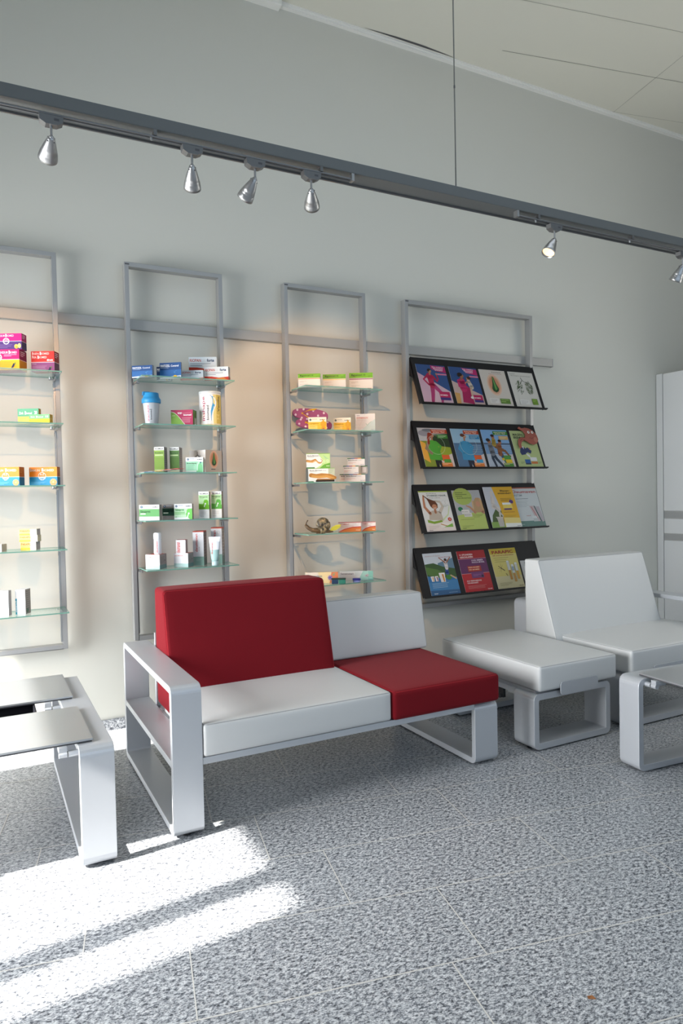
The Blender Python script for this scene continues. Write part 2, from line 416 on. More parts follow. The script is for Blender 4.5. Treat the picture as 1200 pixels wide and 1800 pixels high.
mb = MB(); mb.box(1.66, 1.93, WY-.07, WY, ZC-.05, ZC, M_corn); structure(mb.build('trim_2', bevel=.003))

# ------------------------------------------------------------------ built-in cupboard on the right
t = root('cupboard', 'tall white built-in cupboard with grey grip channels at the right edge', 'cupboard', (5.75, 2.7, 0))
mb = MB(); mb.box(.02, .64, -1.8, 1.795, .0, 2.50, M_white); mb.box(.02, .64, -1.8, 1.795, 2.50, 2.52, M_white); mb.build('body', t)
mb = MB(); mb.box(0, .02, 1.728, 1.795, 0, 2.52, M_white); mb.build('side_strip', t, bevel=.001)
for k in range(4):
    y1 = 1.722-.6*k; y0 = y1-.594
    for nm, z0, z1 in (('door', 1.225, 2.515), ('drawer_front', 1.012, 1.150), ('door', .06, .945)):
        mb = MB(); mb.box(0, .019, y0, y1, z0, z1, M_white); d = mb.build(nm, t, bevel=.0015)
        if nm != 'drawer_front' or True:
            za = z1 if z1 < 2 else z0-.075
            if nm == 'door' and z1 > 2: za = z0-.073
            if nm == 'drawer_front': continue
            mb = MB(); mb.box(.004, .018, y0, y1, za+.004, za+.065, M_frame); mb.box(.001, .018, y0, y1, za+.002, za+.010, M_rail); mb.box(.001, .018, y0, y1, za+.058, za+.067, M_rail)
            mb.build('grip_channel', d)

# ------------------------------------------------------------------ wall rail
mb = MB(); mb.box(XL+.02, 4.395, 4.462, WY, 2.502, 2.566, M_rail); mb.box(4.395, 4.402, 4.460, WY, 2.500, 2.568, M_frame)
tag(mb.build('wall_rail', bevel=.002), 'long flat aluminium rail fixed along the wall behind the display frames', 'rail')

# ------------------------------------------------------------------ glass display frames
def frame_loop(mb, x0, x1, z0, z1, yf=4.405, yb=4.463, t=.026):
    mb.box(x0, x0+t, yf, yb, z0, z1, M_frame); mb.box(x1-t, x1, yf, yb, z0, z1, M_frame)
    mb.box(x0+t, x1-t, yf, yb, z1-t, z1, M_frame); mb.box(x0+t, x1-t, yf, yb, z0, z0+t, M_frame)
def small_frame(x0, x1, zs, label):
    t = root('display_shelf', label, 'shelf', ((x0+x1)/2, 4.46, .56), 0, 'aluminium display frames with glass shelves')
    cx = (x0+x1)/2; M = Matrix.Translation((-cx, -4.46, -.56))
    def bd(mb, nm, par=t, **k):
        mb.v = [tuple(M @ Vector(v)) for v in mb.v]; return mb.build(nm, par, **k)
    mb = MB(); frame_loop(mb, x0, x1, .56, 2.90); fr_ = bd(mb, 'frame', bevel=.0015)
    mb = MB(); mb.box(x0+.004, x0+.03, 4.4044, 4.4050, 2.884, 2.892, M_edge); bd(mb, 'name_plate')
    for xs in (x0+.026, x1-.036):
        mb = MB(); mb.box(xs, xs+.010, 4.42, 4.452, .60, zs[0]+.06, M_steel)
        for z in zs: mb.box(xs-.001 if xs > cx else xs+.0095, xs if xs > cx else xs+.011, 4.433, 4.441, z-.05, z-.03, M_edge)
        bd(mb, 'slotted_strip')
    for z in zs:
        mb = MB(); mb.box(x0+.038, x1-.012, 4.168, 4.402, z-.0035, z+.0035, M_gedge, fm={0: M_glass, 1: M_glass})
        s_ = bd(mb, 'glass_shelf')
        for xs, sg in ((x0+.034, 1), (x1-.036, -1)):
            mb = MB(); mb.box(xs, xs+.006, 4.30, 4.43, z-.022, z-.008, M_steel)
            mb.cyl((xs+.003, 4.39, z-.012), (xs+.003+sg*.03, 4.39, z-.012), .005, .005, M_steel, 10)
            mb.cyl((xs+.003+sg*.022, 4.39, z-.012), (xs+.003+sg*.022, 4.39, z-.0036), .007, .007, M_steel, 10)
            bd(mb, 'shelf_bracket', s_)
    return t
Z1 = (2.164, 1.874, 1.527, 1.166, .810); Z2 = (2.170, 1.885, 1.596, 1.308, 1.013); Z3 = (2.168, 1.878, 1.526, 1.179, .833)
small_frame(-.185, .438, Z1, 'aluminium display frame with glass shelves at the left picture edge')
small_frame(.826, 1.447, Z2, 'aluminium display frame with glass shelves directly behind the red backrest, left of centre')
small_frame(1.884, 2.523, Z3, 'narrow aluminium display frame with flip-flops and snail on its glass shelves')

# ------------------------------------------------------------------ brochure frame
t = root('brochure_rack', 'wide aluminium wall frame with four tilted black brochure trays', 'brochure rack', (3.49, 4.46, .56))
M = Matrix.Translation((-3.49, -4.46, -.56))
def bd(mb, nm, par=t, **k):
    mb.v = [tuple(M @ Vector(v)) for v in mb.v]; return mb.build(nm, par, **k)
mb = MB(); frame_loop(mb, 2.862, 4.118, .56, 2.895, t=.030); bd(mb, 'frame', bevel=.0015)
mb = MB(); mb.box(2.868, 2.895, 4.4043, 4.4050, 2.880, 2.888, M_edge); bd(mb, 'name_plate')
TZ = (2.112, 1.633, 1.150, .668)
sl = math.hypot(.137, .352); TV = Vector((0, .137/sl, .352/sl)); TN = Vector((0, -.352/sl, .137/sl))
for z in TZ:
    O = Vector((2.905, 4.268, z)); mt = Matrix(((1, 0, 0, O.x), (0, TV.y, TN.y, O.y), (0, TV.z, TN.z, O.z), (0, 0, 0, 1)))
    mb = MB(); mb.box(0, 1.205, -.004, .382, -.006, 0, M_black, mtx=mt)
    mb.box(-.003, .0, -.004, .382, -.028, .004, M_black, mtx=mt); mb.box(1.205, 1.208, -.004, .382, -.028, .002, M_black, mtx=mt)
    tr_ = bd(mb, 'tray')
    mb = MB(); mb.box(-.003, 1.225, -.012, -.004, -.006, .016, M_black, mtx=mt); bd(mb, 'lip', tr_)
    for xs in (2.893, 4.086):
        mb = MB(); mb.prism([(4.45, z+.345), (4.412, z+.345), (4.355, z+.19), (4.45, z+.23)], 'x', xs, xs+.003, M_black); bd(mb, 'side_bracket', tr_)

# ------------------------------------------------------------------ suspended lighting beam
t = root('lighting_beam', 'long dark grey beam hanging on a cable across the upper room', 'light track', (1.934, 2.54, 2.75))
mb = MB(); mb.box(-4.4, 4.4, -.04, .045, .002, .047, M_beam); mb.box(-4.4, 4.4, -.041, -.0405, .004, .045, M_beam); mb.build('beam', t, bevel=.0015)
mb = MB(); mb.box(-4.4, 4.4, .045, .052, -.006, .040, M_track); mb.build('rear_edge', t)
for x0, x1 in ((-2.9, -.555), (.331, 3.2)):
    mb = MB()
    for y in (-.036, -.022): mb.cyl((x0, y, -.021), (x1, y, -.021), .0042, .0042, M_track, 8)
    mb.box(x0, x1, -.034, -.024, -.0185, -.0165, M_edge)
    tk = mb.build('conductor_track', t)
    mb = MB(); mb.box(x0-.012, x0, -.042, -.016, -.028, .001, M_steel); mb.box(x1, x1+.012, -.042, -.016, -.028, .001, M_steel); mb.build('end_cap', tk)
    for xb in (-2.2, -1.345, -.691, .454, 1.096, 2.1):
        if x0 < xb < x1:
            mb = MB(); mb.box(xb-.006, xb+.006, -.043, -.015, -.018, .002, M_track); mb.cyl((xb-.012, -.03, -.034), (xb-.012, -.03, -.015), .004, .005, M_steel, 10); mb.build('track_bracket', tk)
mb = MB(); mb.cyl((0, 0, .047), (0, 0, 2.09), .0028, .0028, mat('cable_grey', (.12, .12, .11), .6), 8)
for z in (.5, .95, 1.5): mb.cyl((0, 0, z), (0, 0, z+.012), .004, .004, M_edge, 8)
mb.cyl((0, 0, .045), (0, 0, .06), .010, .006, M_steel, 12); mb.build('suspension_cable', t)

def spotlight(x, aim, label, on=0., glow=0.):
    t = root('spotlight', label, 'spotlight', (x, 2.51, 2.70), 0, 'small steel spotlights on the suspended beam')
    mb = MB(); mb.prism([(-.038, .022), (.038, .022), (.036, .002), (.018, -.008), (-.018, -.008), (-.036, .002)], 'y', -.016, .016, M_track)
    mb.box(.008, .024, -.0165, -.016, .005, .013, M_edge); mb.build('adapter', t, bevel=.002)
    mb = MB(); mb.cyl((0, 0, -.04), (0, 0, -.006), .0042, .0042, M_steel, 12); mb.lathe([(0, -.052), (.006, -.048), (.007, -.044), (.005, -.039), (0, -.038)], M_steel, 12); mb.build('stem', t)
    d = Vector(aim).normalized(); q = (-d).to_track_quat('Z', 'Y').to_matrix().to_4x4(); q.translation = Vector((0, 0, -.044))
    mb = MB()
    mb.lathe([(.0, .002), (.008, .001), (.0115, -.004), (.015, -.014), (.0195, -.028), (.0235, -.042), (.026, -.052), (.0255, -.0535), (.0272, -.056), (.0268, -.0575), (.0285, -.060), (.0280, -.0615),
              (.0296, -.065), (.0315, -.078), (.0325, -.088), (.0310, -.088), (.0285, -.072), (.020, -.050)], M_steel, 32, mtx=q)
    for a in (0.6, 2.2, 3.8, 5.4): mb.cyl((.0125*math.cos(a), .0125*math.sin(a), -.010), (.0155*math.cos(a), .0155*math.sin(a), -.011), .0022, .0022, M_edge, 8, mtx=q)
    h = mb.build('lamp_head', t, fix=False)
    mb = MB(); mm = mat('lit_bulb', (.9, .7, .4), .4) if glow else mat('dark_bulb', (.25, .24, .22), .2)
    if glow:
        bb = mm.node_tree.nodes['Principled BSDF']; bb.inputs['Emission Color'].default_value = (1, .62, .28, 1); bb.inputs['Emission Strength'].default_value = glow
    mb.lathe([(0, -.052), (.012, -.055), (.020, -.066), (.0285, -.080)], mm, 24, mtx=q); mb.build('bulb', h)
    if on:
        l = bpy.data.lights.new('spot_beam', 'SPOT'); l.energy = on; l.color = (1, .56, .24); l.spot_size = R(56); l.spot_blend = .5; l.shadow_soft_size = .004
        o = bpy.data.objects.new('spot_beam', l); C.objects.link(o); o.parent = t; o.location = q @ Vector((0, 0, -.092)); o.rotation_euler = d.to_track_quat('-Z', 'Y').to_euler()
    return t
spotlight(.247, (-.16, 2.0, -.95), 'steel spotlight nearest the left picture edge, tilted to the left', on=62, glow=2)
spotlight(.722, (.45, 1.7, -1.3), 'steel spotlight second from the left on the dark beam, hanging straight')
spotlight(.965, (-.42, 1.5, -1.2), 'steel spotlight third from the left on the beam, tilted strongly left')
spotlight(1.201, (.98, 2.0, -.95), 'steel spotlight fourth from the left, just left of the bare beam section', on=100, glow=2)
spotlight(2.495, (-.62, -.05, -1.0), 'glowing steel spotlight alone on the right half of the beam', on=6, glow=2.0)
spotlight(3.432, (-.10, .9, -1.5), 'steel spotlight cut off by the right picture edge')

# ------------------------------------------------------------------ sofa
t = root('sofa', 'red and white two-seat sofa on a silver band frame with one open arm', 'sofa', (1.55, 3.35, 0))
M = Matrix.Translation((-1.55, -3.35, 0))
ax, ay = 1.55, 3.35
def bd(mb, nm, par=None, **k):
    mb.v = [tuple(M @ Vector(v)) for v in mb.v]; return mb.build(nm, par if par is not None else t, **k)
mb = MB(); loop_mb(mb, 'x', .68, .81, 2.885, 3.97, .012, .652, .030, .034, M_silver); arm = bd(mb, 'armrest', bevel=.002)
mb = MB(); mb.box(.681, .809, 2.914, 3.94, .303, .333, M_silver); bd(mb, 'arm_shelf', arm, bevel=.0015)
for y in (2.93, 3.92):
    mb = MB(); mb.cyl((.745, y, 0), (.745, y, .014), .016, .016, M_rubber, 14); bd(mb, 'foot_pad', arm)
mb = MB(); loop_mb(mb, 'x', 2.265, 2.415, 2.885, 3.72, .008, .328, .030, .036, M_silver); lg = bd(mb, 'leg', bevel=.002)
for y in (2.94, 3.67):
    mb = MB(); mb.cyl((2.34, y, 0), (2.34, y, .010), .016, .016, M_rubber, 14); bd(mb, 'foot_pad', lg)
mb = MB(); mb.box(.811, 2.264, 2.888, 2.918, .302, .332, M_silver); mb.box(.811, 2.264, 3.66, 3.70, .302, .332, M_silver); mb.box(.811, 2.264, 2.918, 3.66, .320, .332, M_silver); mb.box(.811, 2.34, 3.765, 3.785, .302, .72, M_silver); mb.box(.811, 2.264, 3.69, 3.785, .302, .322, M_silver)
bd(mb, 'base_frame', bevel=.0015)
def cush(nm, par, x0, x1, y0, y1, z0, z1, m, warp=None, **k):
    w2 = None
    if warp: w2 = lambda x, y, z: (lambda q: (q[0]-ax, q[1]-ay, q[2]))(warp(x+ax, y+ay, z))
    return cushion(nm, par, x0-ax, x1-ax, y0-ay, y1-ay, z0, z1, m, warp=w2, **k)
def wedge(y0b, y0t, yb, z0, z1, zb):
    """front face leans: y0b at zb (seat level), y0t at the top"""
    def f(x, y, z):
        k = (z-zb)/(z1-zb); yf = y0b+(y0t-y0b)*k
        s_ = (yb-y)/(yb-y0b); return (x, yb-(yb-yf)*s_, z)
    return f
cush('seat_cushion', t, .814, 1.752, 2.878, 3.60, .334, .476, M_vinyl, seams=('top', 'bottom'), r=.014, bulge=(0, .006, .006))
cush('seat_cushion', t, 1.757, 2.42, 2.866, 3.62, .332, .476, M_red, r=.020, bulge=(.002, .004, .006), seams=('top',), mseam=M_redseam)
cush('backrest', t, .813, 1.735, 3.445, 3.755, .345, .970, M_red, warp=wedge(3.445, 3.572, 3.755, .345, .970, .475), seams=('front',), mseam=M_redseam, r=.020, bulge=(.002, .006, .004))
cush('backrest', t, 1.765, 2.448, 3.575, 3.762, .478, .822, M_vinyl, warp=wedge(3.575, 3.635, 3.762, .478, .822, .478), seams=('front',), r=.016, bulge=(.002, .005, .002))

# ------------------------------------------------------------------ stool
ax, ay = 2.96, 3.3
t = root('stool', 'white cushioned stool on silver band legs between sofa and armchair', 'stool', (ax, ay, 0)); M = Matrix.Translation((-ax, -ay, 0))
mb = MB(); loop_mb(mb, 'y', 2.875, 3.04, 2.665, 3.255, .008, .320, .036, .036, M_silver); bd(mb, 'leg', bevel=.002)
mb = MB(); loop_mb(mb, 'y', 3.58, 3.73, 2.665, 3.255, .008, .320, .036, .036, M_silver); bd(mb, 'leg', bevel=.002)
mb = MB()
for x in (2.70, 3.20): mb.box(x-.018, x+.018, 3.04, 3.58, .290, .318, M_silver)
mb.box(2.70, 3.22, 2.90, 3.72, .318, .332, M_silver); bd(mb, 'base_frame')
mb = MB(); mb.box(2.682, 2.70, 3.15, 3.19, .235, .292, M_rubber); mb.cyl((2.670, 3.17, .245), (2.70, 3.17, .245), .014, .014, M_rubber, 12); bd(mb, 'clamp')
for x in (2.70, 3.22):
    mb = MB(); mb.cyl((x, 2.95, 0), (x, 2.95, .010), .014, .014, M_rubber, 12); bd(mb, 'foot_pad')
mb = MB(); mb.prism(rrect(2.835, 3.125, .300, .374, .018, 4), 'y', 2.846, 2.852, M_silver); bd(mb, 'front_tab', bevel=.001)
cush('seat_cushion', t, 2.690, 3.292, 2.857, 3.77, .333, .475, M_vinyl, seams=('top', 'bottom'), r=.016, bulge=(.003, .003, .006))

# ------------------------------------------------------------------ armchair
ax, ay = 3.95, 3.35
t = root('armchair', 'white cushioned armchair on a silver frame beneath the brochure rack', 'armchair', (ax, ay, 0)); M = Matrix.Translation((-ax, -ay, 0))
mb = MB(); loop_mb(mb, 'y', 2.875, 3.03, 3.395, 4.40, .008, .320, .036, .036, M_silver); bd(mb, 'leg', bevel=.002)
mb = MB(); loop_mb(mb, 'y', 3.80, 3.93, 3.462, 4.60, .008, .655, .030, .036, M_silver); bd(mb, 'back_frame', bevel=.002)
mb = MB(); loop_mb(mb, 'x', 4.465, 4.60, 2.885, 3.795, .008, .655, .030, .034, M_silver); bd(mb, 'armrest', bevel=.002)
mb = MB(); mb.box(3.42, 4.46, 2.93, 3.80, .318, .332, M_silver); mb.box(3.6, 4.3, 3.70, 3.80, .332, .70, M_silver); bd(mb, 'base_frame')
mb = MB(); mb.prism(rrect(3.585, 4.20, .300, .370, .018, 4), 'y', 2.833, 2.839, M_silver); bd(mb, 'front_tab', bevel=.001)
for x in (3.44, 4.36):
    mb = MB(); mb.cyl((x, 2.95, 0), (x, 2.95, .010), .014, .014, M_rubber, 12); bd(mb, 'foot_pad')
cush('seat_cushion', t, 3.405, 4.455, 2.843, 3.56, .333, .478, M_vinyl, seams=('top', 'bottom'), r=.016, bulge=(.003, .003, .008))
cush('backrest', t, 3.350, 4.385, 3.400, 3.690, .335, .968, M_vinyl, warp=wedge(3.400, 3.560, 3.690, .335, .968, .47), seams=('front',), r=.012, bulge=(.001, .004, .002))

# ------------------------------------------------------------------ two convertible coffee tables (same build)
def coffee_table(loc, rz, label):
    """local: band loops stand across x at both ends, plates run along x; origin = outer front corner on the floor"""
    t = root('coffee_table', label, 'coffee table', loc, rz, 'silver coffee tables with brushed lift-up plates')
    for x0 in (-.13, -1.32):
        mb = MB(); loop_mb(mb, 'x', x0, x0+.13, 0, 1.22, .008, .482, .032, .040, M_silver); lg = mb.build('leg', t, bevel=.002)
        for y in (.06, 1.16):
            mb = MB(); mb.cyl((x0+.065, y, 0), (x0+.065, y, .010), .016, .016, M_rubber, 12); mb.build('foot_pad', lg)
    mb = MB(); mb.box(-1.19, -.13, .56, .66, .40, .43, M_silver); mb.build('cross_bar', t)
    mb = MB(); mb.box(-1.12, -.24, .50, .78, .431, .437, M_tray); mb.box(-1.12, -.24, .772, .78, .437, .478, M_tray); mb.box(-1.12, -.24, .50, .508, .437, .478, M_tray); mb.box(-1.12, -1.112, .508, .772, .437, .478, M_tray); mb.box(-.248, -.24, .508, .772, .437, .478, M_tray); mb.build('tray', t)
    for y0, y1 in ((.062, .545), (.735, 1.205)):
        mb = MB(); mb.box(-1.25, -.072, y0, y1, .490, .4975, M_plate); mb.box(-1.247, -.075, y0+.003, y1-.003, .4832, .490, M_edge); pl = mb.build('table_plate', t)
        yp = y0-.012 if y0 < .3 else y0-.02
        for xe, sg in ((-.13, -1), (-1.19, 1)):
          q_ = Matrix.Translation((xe, 0, 0)) @ Matrix.Scale(-sg, 4, (1, 0, 0)) @ Matrix.Translation((.13, 0, 0))
          mb = MB(); mb.cyl((-.13, yp+.0, .455), (-.165, yp, .455), .0125, .0125, M_silver, 16); mb.cyl((-.167, yp, .455), (-.170, yp, .455), .011, .011, M_edge, 16); mb.cyl((-.170, yp, .455), (-.20, yp, .455), .0125, .0125, M_silver, 16)
          mb.box(-.20, -.17, yp-.008, yp+.06, .458, .484, M_silver); mb.v = [tuple(q_ @ Vector(v)) for v in mb.v]; mb.build('hinge_pin', pl)
    return t
coffee_table((.44, 2.832, 0), 0, 'silver coffee table with two brushed plates at the left picture edge')
coffee_table((2.922-1.32*math.sin(R(4.5)), 2.523-1.32*math.cos(R(4.5)), 0), R(-94.5), 'silver coffee table in front of the armchair at the right picture edge')

# crumb
mb = MB(); mb.add([(1.487, 1.402, .001), (1.494, 1.398, .001), (1.506, 1.390, .001), (1.508, 1.398, .001), (1.498, 1.407, .001), (1.490, 1.409, .004), (1.500, 1.400, .009)],
   [(0, 1, 6, 5), (1, 2, 6), (2, 3, 6), (3, 4, 6), (4, 0, 5, 6), (0, 4, 3, 2, 1)], mat('dry_leaf', (.32, .12, .035), .7))
tag(mb.build('leaf_crumb'), 'tiny dry brown leaf scrap lying on the granite floor', 'leaf')

# ------------------------------------------------------------------ cartons on the glass shelves
#     x, y, z of the front right bottom corner, width, depth, height, turn in degrees
ITEMS = {
    'magB': (0.2145, 4.2200, 2.1680, 0.1870, 0.0900, 0.1138, 27.5),
    'magT': (0.2287, 4.2150, 2.2818, 0.1770, 0.0595, 0.0874, 27.5),
    'iron': (0.3917, 4.2000, 2.1680, 0.1295, 0.0665, 0.1135, 27.5),
    'zinkB': (0.3069, 4.2700, 1.8780, 0.1180, 0.0300, 0.0876, 27.5),
    'zinkF': (0.3580, 4.2000, 1.8780, 0.1145, 0.0420, 0.0495, 27.5),
    'immL': (0.1943, 4.2000, 1.5310, 0.1395, 0.0615, 0.1022, 27.5),
    'immR': (0.3877, 4.2000, 1.5310, 0.1570, 0.0400, 0.1021, 27.5),
    'par1': (0.2688, 4.2300, 1.1700, 0.0865, 0.0550, 0.0462, 27.5),
    'par2': (0.2779, 4.2300, 1.2162, 0.1025, 0.0470, 0.0357, 27.5),
    'par3': (0.2743, 4.2300, 1.2519, 0.0975, 0.0475, 0.0349, 27.5),
    'smw': (0.0956, 4.2100, 1.1700, 0.0410, 0.0570, 0.0404, 27.5),
    'wh1': (0.1203, 4.2200, 0.8140, 0.0745, 0.0350, 0.1390, 27.5),
    'wh2': (0.2044, 4.2200, 0.8140, 0.0550, 0.0650, 0.1383, 27.5),
    'pan1': (0.9417, 4.2400, 2.1740, 0.1300, 0.0265, 0.0735, 36.0),
    'pan0': (1.0752, 4.3300, 2.1740, 0.0925, 0.0245, 0.0893, 36.0),
    'pan2': (1.1111, 4.2200, 2.1740, 0.1365, 0.0155, 0.0987, 36.0),
    'rio2': (1.2549, 4.2400, 2.1740, 0.1425, 0.0700, 0.0628, 27.5),
    'rio3': (1.3986, 4.1820, 2.1740, 0.1530, 0.0450, 0.0848, 33.0),
    'rio1': (1.3517, 4.2650, 2.2360, 0.1750, 0.0450, 0.0941, 25.0),
    'app': (1.1719, 4.2000, 1.8890, 0.1375, 0.0800, 0.0944, 32.0),
    'bro1': (0.9988, 4.2400, 1.6000, 0.0600, 0.0745, 0.1558, 27.5),
    'bro2': (1.0910, 4.2400, 1.6000, 0.0580, 0.0830, 0.1553, 27.5),
    'bro3': (1.2241, 4.1850, 1.6000, 0.1065, 0.0350, 0.0919, 27.5),
    'cube': (1.2633, 4.2620, 1.6000, 0.1390, 0.1490, 0.1425, 60.0),
    'sin1': (0.9518, 4.2000, 1.3120, 0.1210, 0.0615, 0.0940, 27.5),
    'sin2': (1.1000, 4.2620, 1.3120, 0.1170, 0.0410, 0.0935, 27.5),
    'sin3': (1.1485, 4.1900, 1.3120, 0.1095, 0.0400, 0.0942, 27.5),
    'sin4': (1.2658, 4.2200, 1.3120, 0.0645, 0.0455, 0.1675, 27.5),
    'sin5': (1.3467, 4.2200, 1.3120, 0.0650, 0.0620, 0.1680, 27.5),
    'deu1': (0.9430, 4.1900, 1.0170, 0.0915, 0.0900, 0.0886, 40.0),
    'deu2': (1.1184, 4.2000, 1.0170, 0.0935, 0.0780, 0.0863, 40.0),
    'deu3': (1.1075, 4.2100, 1.1033, 0.0585, 0.0585, 0.0822, 27.5),
    'deu4': (1.2299, 4.2400, 1.0170, 0.0670, 0.0965, 0.2161, 27.5),
    'deu5': (1.3608, 4.2800, 1.0170, 0.0685, 0.0910, 0.2326, 27.5),
    'mag1': (2.0662, 4.2400, 2.1720, 0.1515, 0.0600, 0.0934, 30.0),
    'mag2': (2.2603, 4.2400, 2.1720, 0.1580, 0.0600, 0.1014, 28.0),
    'mag3': (2.4643, 4.2200, 2.1720, 0.1645, 0.0600, 0.1206, 27.5),
    'can1': (2.0846, 4.2000, 1.8820, 0.1220, 0.0350, 0.0859, 28.0),
    'can2': (2.2721, 4.2000, 1.8820, 0.1180, 0.0350, 0.0881, 28.0),
    'gyn': (2.4705, 4.2100, 1.8820, 0.1390, 0.0500, 0.1234, 27.5),
    'bio1': (2.1360, 4.1900, 1.5300, 0.1805, 0.0500, 0.0945, 28.0),
    'bio2': (2.1066, 4.2000, 1.6245, 0.1610, 0.0500, 0.1004, 28.0),
    'bs1': (2.3725, 4.1900, 1.5300, 0.1405, 0.0300, 0.0528, 28.0),
    'bs0': (2.3551, 4.2400, 1.5300, 0.1395, 0.0300, 0.0546, 28.0),
    'bs2': (2.3252, 4.2000, 1.5828, 0.1065, 0.0300, 0.0576, 28.0),
    'bs3': (2.3953, 4.2000, 1.5828, 0.0460, 0.0300, 0.0576, 28.0),
    'bs4': (2.3761, 4.2000, 1.6404, 0.1210, 0.0300, 0.0533, 28.0),
    'vit1': (2.3364, 4.2000, 1.1830, 0.1585, 0.0300, 0.0670, 30.0),
    'vit2': (2.4471, 4.1900, 1.1830, 0.1000, 0.0300, 0.0652, 30.0),
    'tra': (2.1589, 4.2200, 0.8370, 0.2270, 0.0300, 0.0754, 28.0),
    'sen': (2.4360, 4.2200, 0.8370, 0.2350, 0.0300, 0.0638, 28.0),
}
GRP = 'medicine cartons on the glass shelves'
def carton(key, label, base, front, side=None, top=None, left=None, name='carton', rough=.45, group=GRP):
    x, y, z, w, d, h, th = ITEMS[key]
    mb = MB(); z += .0003
    mb.box(-w, 0, 0, d, 0, h, P(base, rough, .88))
    front(Face(mb, (-w, 0, 0), (1, 0, 0), (0, 0, 1), w, h, rough, .88))
    F2 = Face(mb, (0, 0, 0), (0, 1, 0), (0, 0, 1), d, h, rough, .88)
    if side: side(F2)  # right sides are inked darker than the front, shade painted in
    if left: left(Face(mb, (-w, d, 0), (0, -1, 0), (0, 0, 1), d, h, rough))  # left sides likewise carry their shade in the colour
    if top: Face(mb, (-w, 0, h), (1, 0, 0), (0, 1, 0), w, d, rough).rect(0, 0, 1, 1, top)
    o = mb.build(name, fix=False); o.location = (x, y, z); o.rotation_euler = (0, 0, -R(th))
    return tag(o, label, 'box', group)
def small_print(F, c='9a9a9a', v=.9, n_=9, s=3): F.lines(.12, .88, v, n_, .085, c, .018, s)
def side_shaded(c, c2=None, split=.5, txt=True, tc='ddccd8'):  # carton side in darkened tones that stand in for shade
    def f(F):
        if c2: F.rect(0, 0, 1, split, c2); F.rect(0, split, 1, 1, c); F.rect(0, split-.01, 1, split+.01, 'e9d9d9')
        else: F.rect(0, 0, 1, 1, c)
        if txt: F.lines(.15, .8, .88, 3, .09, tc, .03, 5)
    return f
def seal(F, u, v, r, c='ffffff'):
    F.ring(u, v, r, r*.14, c); F.ring(u, v, r*.8, r*.06, c); F.text('100%', u, v+.04, r*.34/F.asp, c, w=r*1.15, al='c', rot=0); F.rect(u-r*.75, v-.05, u+r*.75, v-.005, c)
def grapes(F, u, v, s, c='20223c'):
    for i, (a, b_) in enumerate(((0, 0), (1, .1), (.5, 1), (1.5, 1.1), (1.1, 2), (2, 2.1), (.1, -1), (1.9, 1), (2.5, 2.6), (1.6, 3))):
        F.ell(u+a*s, v+b_*s/F.asp, s*.62, c=c if i % 2 else '34365a', n=10)
    F.poly([(u+2*s, v+3.6*s/F.asp), (u+3.4*s, v+4.6*s/F.asp), (u+4*s, v+3.4*s/F.asp), (u+2.8*s, v+2.8*s/F.asp)], '5f8a3f')
def d_magB(F):
    F.rect(0, .52, 1, 1, 'c8106e'); F.rect(0, 0, 1, .50, 'f2b91c'); F.rect(0, .50, 1, .525, 'f6e6ee')
    F.text('MAGNESIUM', .33, .80, .11, 'f6e2ee', w=.33); F.text('B', .69, .79, .15, 'ffffff', w=.05, bold=.03); F.text('IOMED', .745, .80, .10, 'f6e2ee', w=.19); F.lines(.55, .93, .73, 2, .06, 'f0b8d8', .022)
    seal(F, .38, .62, .11); F.lines(.3, .8, .38, 4, .07, 'cc9a2a', .02); grapes(F, .78, .14, .03)
def d_magT(F):
    F.rect(0, .52, 1, 1, 'd8187e'); F.rect(0, 0, 1, .50, '54367e'); F.rect(0, .50, 1, .525, 'f0e0ee')
    F.text('MAGNESIUM', .12, .80, .12, 'f6e2ee', w=.36); F.text('B', .50, .79, .17, 'ffffff', w=.05, bold=.03); F.text('IOMED', .56, .80, .12, 'f6e2ee', w=.2)
    seal(F, .52, .52, .10); F.lines(.3, .72, .28, 3, .09, '8a74aa', .02)
    F.ell(.83, .18, .06, .14, 'f0c860'); F.ell(.93, .22, .05, .15, 'f6d888'); F.ell(.84, .13, .045, .09, 'e8a840')
def d_iron(F):
    F.rect(0, .46, 1, 1, 'd6302a'); F.rect(0, 0, 1, .45, '8d4a7e'); F.rect(0, .445, 1, .47, 'f0dcdc')
    F.text('E', .05, .83, .13, 'ffffff', w=.045, bold=.02); F.text('ISEN', .10, .83, .10, 'f8dcd8', w=.24); F.text('B', .38, .82, .14, 'ffffff', w=.07, bold=.03); F.text('IOMED', .46, .83, .10, 'f8dcd8', w=.32)
    F.text('F', .05, .65, .13, 'ffffff', w=.04, bold=.02); F.text('ER', .10, .65, .10, 'f8dcd8', w=.14); F.text('B', .28, .64, .14, 'ffffff', w=.07, bold=.03); F.text('IOMED', .36, .65, .10, 'f8dcd8', w=.32)
    F.text('direct', .68, .52, .09, 'ffffff', w=.26, bold=.03); F.text('Eisen', .05, .36, .05, 'cdb0c8', w=.18); F.lines(.05, .68, .26, 5, .055, 'b893b2', .014); grapes(F, .74, .04, .04)
carton('magB', 'magenta and yellow carton with grapes at the left edge, under the purple one', 'b01060', d_magB, side_shaded('8c2a50', 'c88a20', .5), top='c8106e')
carton('magT', 'magenta and purple carton with almonds lying on the yellow one', 'c01070', d_magT, side_shaded('93205c', '3a2a52', .5), top='b8126a')
carton('iron', 'red over mauve carton with dark berries on the top left shelf', 'b02a28', d_iron, side_shaded('8a2a28', '56304c', .46))
